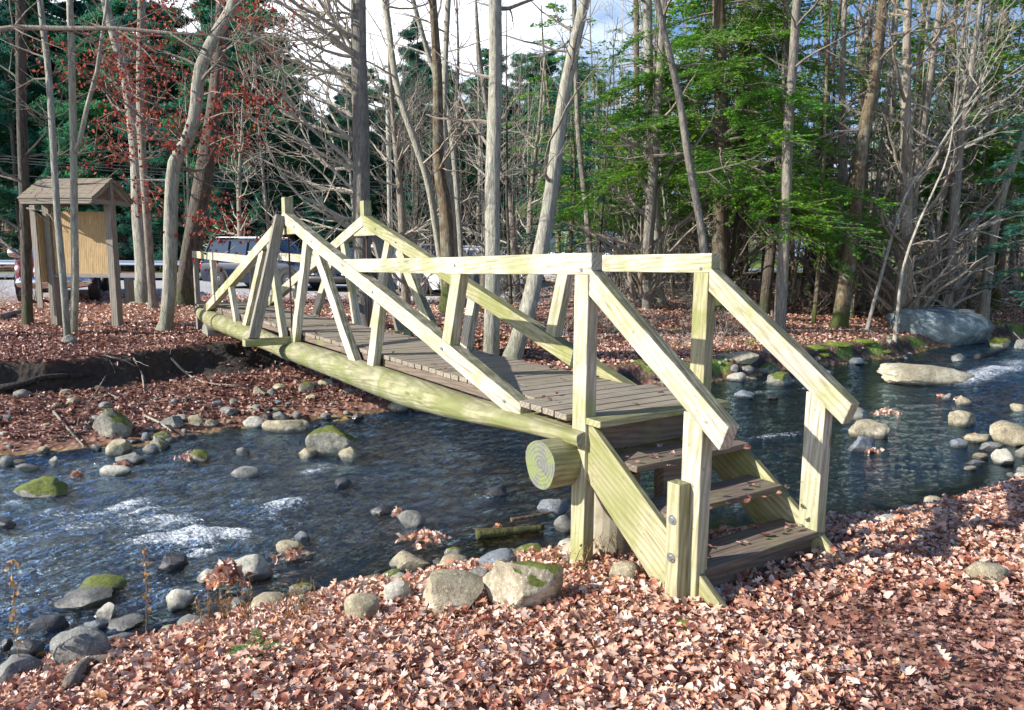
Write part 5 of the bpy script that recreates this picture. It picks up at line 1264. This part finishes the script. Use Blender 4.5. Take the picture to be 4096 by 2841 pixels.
# ------------------------------------------------------------------ power lines
for k, (a, b, lab) in enumerate((((-20, 352), (1180, 428), 'highest overhead cable above the road'), ((-20, 358), (1180, 440), 'second overhead cable just under the highest'), ((-20, 364), (1180, 446), 'third overhead cable of the upper bundle'), ((-20, 393), (1180, 452), 'lowest overhead cable, apart from the upper bundle'))):
    p = at_y(*a, 45.5); q = at_y(*b, 45.5); d = q-p; P = []
    for i in range(-12, 38): t_ = i/20; P.append(tuple(p+d*t_+Vector((0, 0, .35*((t_-.5)**2)*2-.1))))
    m = MB(); m.tube(P, [.022]*len(P), 5); tag(m.build('power_cable', M_WIRE), lab, 'cable')
#@@PART4
# ------------------------------------------------------------------ vehicles
def paint(name, c, rough=.25):
    a = N(name); a.col(c); a.set(Roughness=rough, Metallic=.15); a.b.inputs['Coat Weight'].default_value = .8; a.b.inputs['Coat Roughness'].default_value = .05; return a.m
M_GLASS = plain('car_glass', (.03, .05, .08), .04, 0); M_TYRE = plain('tyre_rubber', (.02, .02, .02), .85); M_RIM = plain('alloy', (.45, .46, .48), .3, .8)
M_CHROME = plain('chrome', (.75, .75, .77), .12, 1.); M_BLK = plain('black_plastic', (.025, .025, .028), .5); M_LAMP = plain('lamp_lens', (.7, .72, .75), .1); M_RED = plain('tail_lens', (.4, .01, .01), .2)
def loft(m, st, mi=0, close=True):
    """st: list of (x, [(y,z)...half section from centre top to centre bottom]) mirrored"""
    rings = []
    for x, hs in st:
        rings.append([(x, y, z) for y, z in hs]+[(x, -y, z) for y, z in hs[::-1] if y > 1e-6])
    n = len(rings[0]); b = [v for r_ in rings for v in r_]; fs = []
    for i in range(len(rings)-1):
        for j in range(n): k = (j+1) % n; fs.append((i*n+j, i*n+k, (i+1)*n+k, (i+1)*n+j))
    fs.append(tuple(range(n))); fs.append(tuple((len(rings)-1)*n+j for j in range(n))[::-1]); m.add(b, fs, mi)
def wheel(x, y, r, w, root):
    m = MB(); P = [(-w/2, r*.62), (-w/2, r*.93), (-w*.32, r), (w*.32, r), (w/2, r*.93), (w/2, r*.62)]
    n = 28; vs = []; fs = []
    for i in range(n):
        a = 6.28318*i/n
        for yy, rr in P: vs.append((math.cos(a)*rr, yy, math.sin(a)*rr))
    for i in range(n):
        for j in range(5): k = (i+1) % n; fs.append((i*6+j, k*6+j, k*6+j+1, i*6+j+1))
    m.add(vs, fs); t_ = m.build('wheel', M_TYRE, root, smooth=True); t_.location = (x, y, r)
    m = MB(); sg = 1 if y > 0 else -1
    m.tube([(0, -w*.3, 0), (0, w*.3, 0)], [r*.62, r*.62], 20)
    for i in range(5):
        a = 6.28318*i/5; c, s_ = math.cos(a), math.sin(a)
        m.add([(c*.1*r-s_*.09*r, sg*w*.45, s_*.1*r+c*.09*r), (c*.1*r+s_*.09*r, sg*w*.45, s_*.1*r-c*.09*r), (c*.6*r+s_*.07*r, sg*w*.36, s_*.6*r-c*.07*r), (c*.6*r-s_*.07*r, sg*w*.36, s_*.6*r+c*.07*r)], [(0, 1, 2, 3)])
    m.build('rim', M_RIM, t_); return t_
def vehicle(name, loc, rz, body, Lw, Ww, Hh, kind, label, cat, rails=False):
    """local +x is the front"""
    root = empty(name, loc, rz); tag(root, label, cat); l = Lw/2; w = Ww/2; belt = Hh*.56; hood = Hh*.55; r = .36 if kind != 'truck' else .41; gc = .22 if kind != 'truck' else .38
    if kind == 'truck': belt = Hh*.62; hood = Hh*.64
    hoodx = l-.95 if kind != 'truck' else l-1.25
    def hs(ww, zt, zb, cr=.04): return [(0, zt+cr), (ww*.72, zt), (ww*.95, zt-.07), (ww, zt-.25), (ww*.99, zb+.2), (ww*.9, zb), (0, zb)]
    st = [(-l, hs(w*.86, belt-.12, gc+.2)), (-l+.1, hs(w*.95, belt-.03, gc+.02)), (-l+.6, hs(w, belt, gc)), (0, hs(w, belt, gc)), (hoodx-.1, hs(w, belt-.0, gc)), (hoodx+.15, hs(w*.99, hood-.02, gc)),
          (l-.35, hs(w*.97, hood-.08 if kind != 'truck' else hood-.03, gc+.02)), (l-.08, hs(w*.90, hood-.2 if kind != 'truck' else hood-.08, gc+.05)), (l, hs(w*.82, hood-.32 if kind != 'truck' else hood-.2, gc+.12))]
    m = MB(); loft(m, st); o = m.build('body', body, root, smooth=True, bevel=0); o.data.set_sharp_from_angle(angle=R(28))
    # cabin
    if kind == 'truck': xb, xr0, xr1, xf = -1.1, -.9, .55, hoodx+.05
    elif kind == 'sedan': xb, xr0, xr1, xf = -l+.75, -l+1.5, .35, hoodx+.1
    else: xb, xr0, xr1, xf = -l+.12, -l+.45, .55, hoodx+.15
    def cs(ww, zt, zb): return [(0, zt+.03), (ww*.62, zt+.01), (ww*.74, zt-.05), (ww*.93, zb+.02), (ww*.9, zb-.1), (0, zb-.1)]
    m = MB(); loft(m, [(xb, cs(w*.93, belt+.03, belt)), (xr0, cs(w, Hh-.03, belt)), ((xr0+xr1)/2, cs(w, Hh, belt)), (xr1, cs(w, Hh-.03, belt)), (xf, cs(w*.96, belt+.02, belt))])
    o = m.build('windows', M_GLASS, root, smooth=True); o.data.set_sharp_from_angle(angle=R(28))
    # roof skin and pillars
    m = MB(); T = .025
    def rs(ww, zt): return [(0, zt+.03+T), (ww*.62, zt+.012+T), (ww*.755, zt-.05+T), (ww*.755, zt-.075), (0, zt-.03)]
    loft(m, [(xr0-.05, rs(w, Hh-.06)), (xr0+.1, rs(w, Hh-.02)), ((xr0+xr1)/2, rs(w, Hh)), (xr1-.05, rs(w, Hh-.02)), (xr1+.03, rs(w, Hh-.055))])
    m.build('roof', body, root, smooth=True).data.set_sharp_from_angle(angle=R(28))
    for sg in (-1, 1):
        pl = [[(xf, sg*w*.9, belt), (xr1, sg*w*.745, Hh-.06)], [(xb+.02, sg*w*.87, belt), (xr0, sg*w*.745, Hh-.06)]]
        for f in ((.45,) if kind != 'suv' else (.3, .62)):
            xx = xr0+(xr1-xr0)*f+.1; pl.append([(xx, sg*w*.94, belt), (xx, sg*w*.755, Hh-.06)])
        for q in pl: m = MB(); m.tube(q, [.05, .04], 6); m.build('pillar', body, root)
        m = MB(); mx_ = xf-.25; m.add(*_blob((mx_, sg*(w+.13), belt+.14 if kind == 'truck' else belt+.07), (.07, .11 if kind != 'truck' else .14, .08 if kind != 'truck' else .13))); m.tube([(mx_, sg*w*.93, belt+.03), (mx_, sg*(w+.08), belt+.07)], [.025, .025], 6)
        m.build('side_mirror', M_CHROME if kind == 'truck' else body, root, smooth=True)
        m = MB(); hz = hood-.27 if kind != 'truck' else hood-.32; m.add(*_blob((l-.12, sg*w*.72, hz), (.1, .2, .085 if kind != 'truck' else .12))); m.build('headlight', M_LAMP, root, smooth=True)
        m = MB(); m.add(*_blob((-l+.06, sg*w*.83, belt-.2), (.06, .09, .16))); m.build('tail_light', M_RED, root, smooth=True)
        m = MB(); m.tube([(-.1, sg*(w+.01), belt-.14), (.08, sg*(w+.01), belt-.14)], [.018, .018], 6); m.build('door_handle', M_CHROME, root)
        for xw in (l-.95, -l+.95):
            wheel(xw, sg*(w-.1), r, .24, root)
            m = MB(); n = 20; vs = []; fs = []
            for i in range(n+1):
                a = math.pi*i/n-.0; vs += [(xw+math.cos(a)*(r+.02), sg*(w+.008), r+math.sin(a)*(r+.02)), (xw+math.cos(a)*(r+.09), sg*(w+.012), r+math.sin(a)*(r+.09))]
            for i in range(n): fs.append((2*i, 2*i+1, 2*i+3, 2*i+2))
            m.add(vs, fs); ar = m.build('wheel_arch', M_BLK, root)
            so_ = ar.modifiers.new('s', 'SOLIDIFY'); so_.thickness = .03
            m = MB(); m.tube([(xw, sg*(w-.24), r+.02), (xw, sg*(w+.004), r+.02)], [r+.05, r+.05], 24); m.build('wheel_well', M_BLK, root)
    # front
    gz = hood-.3 if kind != 'truck' else hood-.42; gh = .13 if kind != 'truck' else .27
    m = MB(); m.add(*_blob((l-.02, 0, gz), (.06, w*.5, gh), 3)); m.build('grille', M_CHROME if kind in ('truck', 'suv') else M_BLK, root, smooth=True)
    m = MB()
    for i in range(4): z = gz-gh*.72+gh*1.44*i/3.; m.box(l+.03, l+.058, -w*.42, w*.42, z-.018, z+.018)
    m.build('grille_bars', M_BLK if kind != 'suv' else M_BLK, root)
    m = MB(); bz = gc+.18 if kind != 'truck' else gc+.16; m.add(*_blob((l-.05, 0, bz), (.14, w*.93, .12 if kind != 'truck' else .17), 4)); m.build('front_bumper', M_CHROME if kind == 'truck' else M_BLK, root, smooth=True)
    m = MB(); m.add(*_blob((-l+.04, 0, gc+.2), (.12, w*.92, .12), 4)); m.build('rear_bumper', M_BLK, root, smooth=True)
    m = MB(); m.box(l+.095, l+.105, -.15, .15, bz-.06, bz+.05); m.build('bumper_plate', M_BLK, root)
    if rails:
        for sg in (-1, 1): m = MB(); m.tube([(xr0, sg*w*.7, Hh), (xr0+.1, sg*w*.7, Hh+.07), (xr1-.2, sg*w*.7, Hh+.07), (xr1-.1, sg*w*.7, Hh)], [.02]*4, 6); m.build('roof_rail', M_RIM, root)
    if kind == 'truck':
        m = MB(); m.box(-l+.12, -1.25, -w*.86, w*.86, belt-.05, belt+.05); m.build('bed_cover', M_BLK, root, bevel=.02)
    return root
def _blob(c, r, e=2.6, n=14, k=8):
    vs = []; fs = []
    for i in range(k+1):
        p = math.pi*(i/k-.5)
        for j in range(n):
            a = 6.28318*j/n; f = lambda v: math.copysign(abs(v)**(2/e), v)
            vs.append((c[0]+r[0]*f(math.cos(p))*f(math.cos(a)), c[1]+r[1]*f(math.cos(p))*f(math.sin(a)), c[2]+r[2]*f(math.sin(p))))
    for i in range(k):
        for j in range(n): q = (j+1) % n; fs.append((i*n+j, i*n+q, (i+1)*n+q, (i+1)*n+j))
    return vs, fs
def place(u, Y): p = at_y(u, 600, Y); return (p.x, p.y, H(p.x, p.y)+.0)
def facing(u, Y, off):                                # yaw so that the front looks at the camera, turned by off degrees
    p = at_y(u, 600, Y); return math.atan2(-p.y, -p.x)+R(off)
vehicle('pickup_truck', place(148, 23.2), facing(148, 23.2, -6), paint('maroon_paint', (.16, .02, .03)), 5.8, 2.0, 1.95, 'truck', 'maroon pickup truck with chrome grille and mirrors parked behind the kiosk', 'pickup truck')
vehicle('parked_car', place(606, 27.5), facing(606, 27.5, 52), paint('dark_blue_paint', (.008, .016, .04)), 4.9, 1.98, 1.78, 'suv', 'dark blue sport utility car parked beyond the left half of the bridge', 'car', True)
vehicle('parked_car', place(800, 28), facing(800, 28, -25), paint('black_paint', (.012, .013, .016)), 4.7, 1.85, 1.45, 'sedan', 'black low car parked behind the bridge peak', 'car')
vehicle('parked_car', place(930, 27.6), facing(930, 27.6, 40), paint('white_paint', (.75, .76, .78)), 4.8, 1.9, 1.80, 'suv', 'white sport utility car with a sky-blue windscreen behind the right half of the bridge', 'car')
vehicle('parked_car', place(1082, 29), facing(1082, 29, 60), paint('silver_paint', (.5, .51, .53)), 4.7, 1.85, 1.58, 'sedan', 'silver car with a pale curved roof seen just above the side rail', 'car', True)
vehicle('parked_van', place(1340, 34), facing(1340, 34, 62), paint('light_blue_white_paint', (.62, .68, .76)), 5., 1.95, 2.0, 'suv', 'pale van beyond the rail end nearest the steps', 'van')
vehicle('parked_car', place(1802, 58), facing(1802, 58, 35), paint('pale_blue_paint', (.25, .36, .48)), 4.6, 1.8, 1.6, 'suv', 'blue-grey car glimpsed far off between trunks at the right', 'car')

# ------------------------------------------------------------------ small plants
def stalk_plant(u, v, h, label, leaves=14, hgt=.7, lean=.1, group=None, n=1):
    g0 = ground(u, v); r_ = empty('dry_stalk', tuple(g0)); m = MB(); tp = []
    for _ in range(n):
        q = Vector((random.gauss(0, .03), random.gauss(0, .03), -.03)); d = Vector((random.gauss(0, lean)-.06, random.gauss(0, lean), 1)).normalized(); P = [tuple(q)]
        for i in range(8): d = (d+Vector((random.gauss(0, .05), random.gauss(0, .05), 0))).normalized(); q = q+d*hgt/8; P.append(tuple(q))
        m.tube(P, [.0035*(1-.07*i) for i in range(9)], 4, False); tp += P[3:]
        for p in P[4:]: grow(m, p, rdir((0, 0, 1), .8), .07, .0016, 0, minr=.001); tp.append(p)
    m.build('stem', F_DRY, r_); P = np.array([tp[random.randrange(len(tp))] for _ in range(leaves)])+rng.normal(0, .015, (leaves, 3))
    scatter('leaves', P, rng.uniform(.02, .05, leaves), 'beech', F_DRY, 1.2, parent=r_); tag(r_, label, 'dry plant', group)
random.seed(9)
stalk_plant(335, 1440, 0, 'tall thin dry stalk leaning left over the near water', 26, .62, .05)
stalk_plant(22, 1545, 0, 'dry yellow-leaved stalk at the bottom left corner', 30, .7, .05)
for i, (u, v, lab) in enumerate(((505, 1408, 'dry stalk tuft below the leaf-covered mound'), (560, 1400, 'dry stalk tuft right of the leaf-covered mound'), (655, 1395, 'dry stalk tuft left of the pitted pale rock'), (1290, 1285, 'dry grass tuft at the foot of the bridge end post'), (470, 1420, 'dry stalk tuft left of the leaf-covered mound'), (688, 1400, 'thin dry stalk tuft near the green-topped oval rock'), (1370, 1262, 'dry weed tuft under the steps beside the concrete pier'))):
    stalk_plant(u, v, 0, lab, 12, .22, .25, n=6)
# christmas fern
g0 = ground(572, 1478); fr = empty('fern', tuple(g0)); tag(fr, 'small green fern growing from the leaves at the near shore', 'fern')
for k in range(7):
    az = k*.9+random.uniform(-.2, .2); P = []; D = []; q = Vector((0, 0, 0)); d = Vector((math.cos(az), math.sin(az), 1.1)).normalized(); Ls = random.uniform(.14, .24)
    for i in range(16):
        d = (d+Vector((0, 0, -.085))).normalized(); q = q+d*Ls/16
        for sg in (-1, 1):
            s_ = Vector((-d.y, d.x, 0)).normalized()*sg; wl_ = .05*(1-i/17)+.008
            P.append(tuple(q+s_*wl_*.5)); D.append(tuple(s_+d*.25))
    P = np.array(P); V, Qd = spray_quads(P, np.array(D), np.array([(.055*(1-(i//2)/17)+.01) for i in range(32)]), .15)
    np_mesh('frond', V, Qd, F_FERN, fr, attr={'tint': rng.random(len(Qd))})
# moss cushions
for u, v, w_, lab in ((1545, 1412, .10, 'small bright moss cushion in the leaves before the steps'), (1270, 1408, .05, 'tiny moss cushion in the leaves below the moss-striped boulder')):
    g0 = ground(u, v); o = rock_mesh('moss_cushion', w_*1.6, w_*1.2, .05, .1, 5, M_MOSS, ICO3); o.location = g0+Vector((0, 0, .012)); tag(o, lab, 'moss')
for i, (u, v, w_) in enumerate(((1750, 775, .9), (1830, 783, .8), (1880, 776, .9), (1940, 770, .7), (1985, 792, .5), (1690, 770, .7), (1520, 745, .5), (1850, 800, .5))):
    g0 = ground(u, v); o = rock_mesh('moss_patch', w_, w_*.5, .16, .4, 50+i, M_MOSS, ICO4); o.location = g0+Vector((0, .1, -.01)); tag(o, 'mossy hummock on the brink of the far right bank', 'moss', 'moss hummocks on the far right bank')
# ------------------------------------------------------------------ light, sky, camera
SUN = Vector((-.954*math.cos(R(30)), -.30*math.cos(R(30)), math.sin(R(30))))
sl = bpy.data.lights.new('sun', 'SUN'); sl.energy = 5.0; sl.angle = R(.5); sl.color = (1, .95, .87)
so = bpy.data.objects.new('sun', sl); C.objects.link(so); so.rotation_euler = SUN.to_track_quat('Z', 'Y').to_euler(); so.location = SUN*60
w = bpy.data.worlds.new('World'); bpy.context.scene.world = w; w.use_nodes = True; nt = w.node_tree
bg = nt.nodes['Background']; sky = nt.nodes.new('ShaderNodeTexSky'); sky.sky_type = 'NISHITA'; sky.sun_disc = False
sky.sun_elevation = R(30); sky.sun_rotation = math.atan2(SUN.x, SUN.y); sky.air_density = 1.1; sky.dust_density = .6; sky.ozone_density = 7
tc = nt.nodes.new('ShaderNodeTexCoord'); mp = nt.nodes.new('ShaderNodeMapping'); mp.inputs['Scale'].default_value = (1, 1, 2.4)
nt.links.new(tc.outputs['Generated'], mp.inputs[0])
no = nt.nodes.new('ShaderNodeTexNoise'); no.inputs['Scale'].default_value = 2.1; no.inputs['Detail'].default_value = 6; nt.links.new(mp.outputs[0], no.inputs['Vector'])
sx = nt.nodes.new('ShaderNodeSeparateXYZ'); nt.links.new(tc.outputs['Generated'], sx.inputs[0])
mr = nt.nodes.new('ShaderNodeMapRange'); mr.inputs['From Min'].default_value = .62; mr.inputs['From Max'].default_value = -.35; mr.inputs['To Min'].default_value = -.22; mr.inputs['To Max'].default_value = .12
nt.links.new(sx.outputs[0], mr.inputs['Value'])
ad = nt.nodes.new('ShaderNodeMath'); nt.links.new(no.outputs['Fac'], ad.inputs[0]); nt.links.new(mr.outputs[0], ad.inputs[1])
cr = nt.nodes.new('ShaderNodeValToRGB'); cr.color_ramp.elements[0].position = .42; cr.color_ramp.elements[1].position = .58; nt.links.new(ad.outputs[0], cr.inputs[0])
mx = nt.nodes.new('ShaderNodeMix'); mx.data_type = 'RGBA'; ii = [i for i in mx.inputs if i.enabled]; ez_ = nt.nodes.new('ShaderNodeMapRange'); ez_.inputs['From Min'].default_value = .29; ez_.inputs['From Max'].default_value = .40; ez_.inputs['To Min'].default_value = 1; ez_.inputs['To Max'].default_value = .0; nt.links.new(sx.outputs[2], ez_.inputs['Value'])
mu = nt.nodes.new('ShaderNodeMath'); mu.operation = 'MULTIPLY'; nt.links.new(cr.outputs[0], mu.inputs[0]); nt.links.new(ez_.outputs[0], mu.inputs[1]); nt.links.new(mu.outputs[0], ii[0]); nt.links.new(sky.outputs[0], ii[1]); ii[2].default_value = (9.5, 9.8, 10.5, 1)
nt.links.new([o for o in mx.outputs if o.enabled][0], bg.inputs[0]); bg.inputs[1].default_value = .115
cam = bpy.data.cameras.new('camera'); co = bpy.data.objects.new('camera', cam); C.objects.link(co)
cam.sensor_width = 36; cam.lens = 36*F_PX/4096; cam.clip_start = .05; cam.clip_end = 2000
co.matrix_world = Matrix.Translation((0, 0, CZ)) @ Matrix.Rotation(math.pi/2+PITCH, 4, 'X') @ Matrix.Rotation(-ROLL, 4, 'Z')
sc = bpy.context.scene; sc.camera = co
sc.view_settings.view_transform = 'Standard'; sc.view_settings.look = 'None'; sc.view_settings.gamma = 1; sc.view_settings.exposure = .75
sc.render.resolution_x = 1024; sc.render.resolution_y = 710
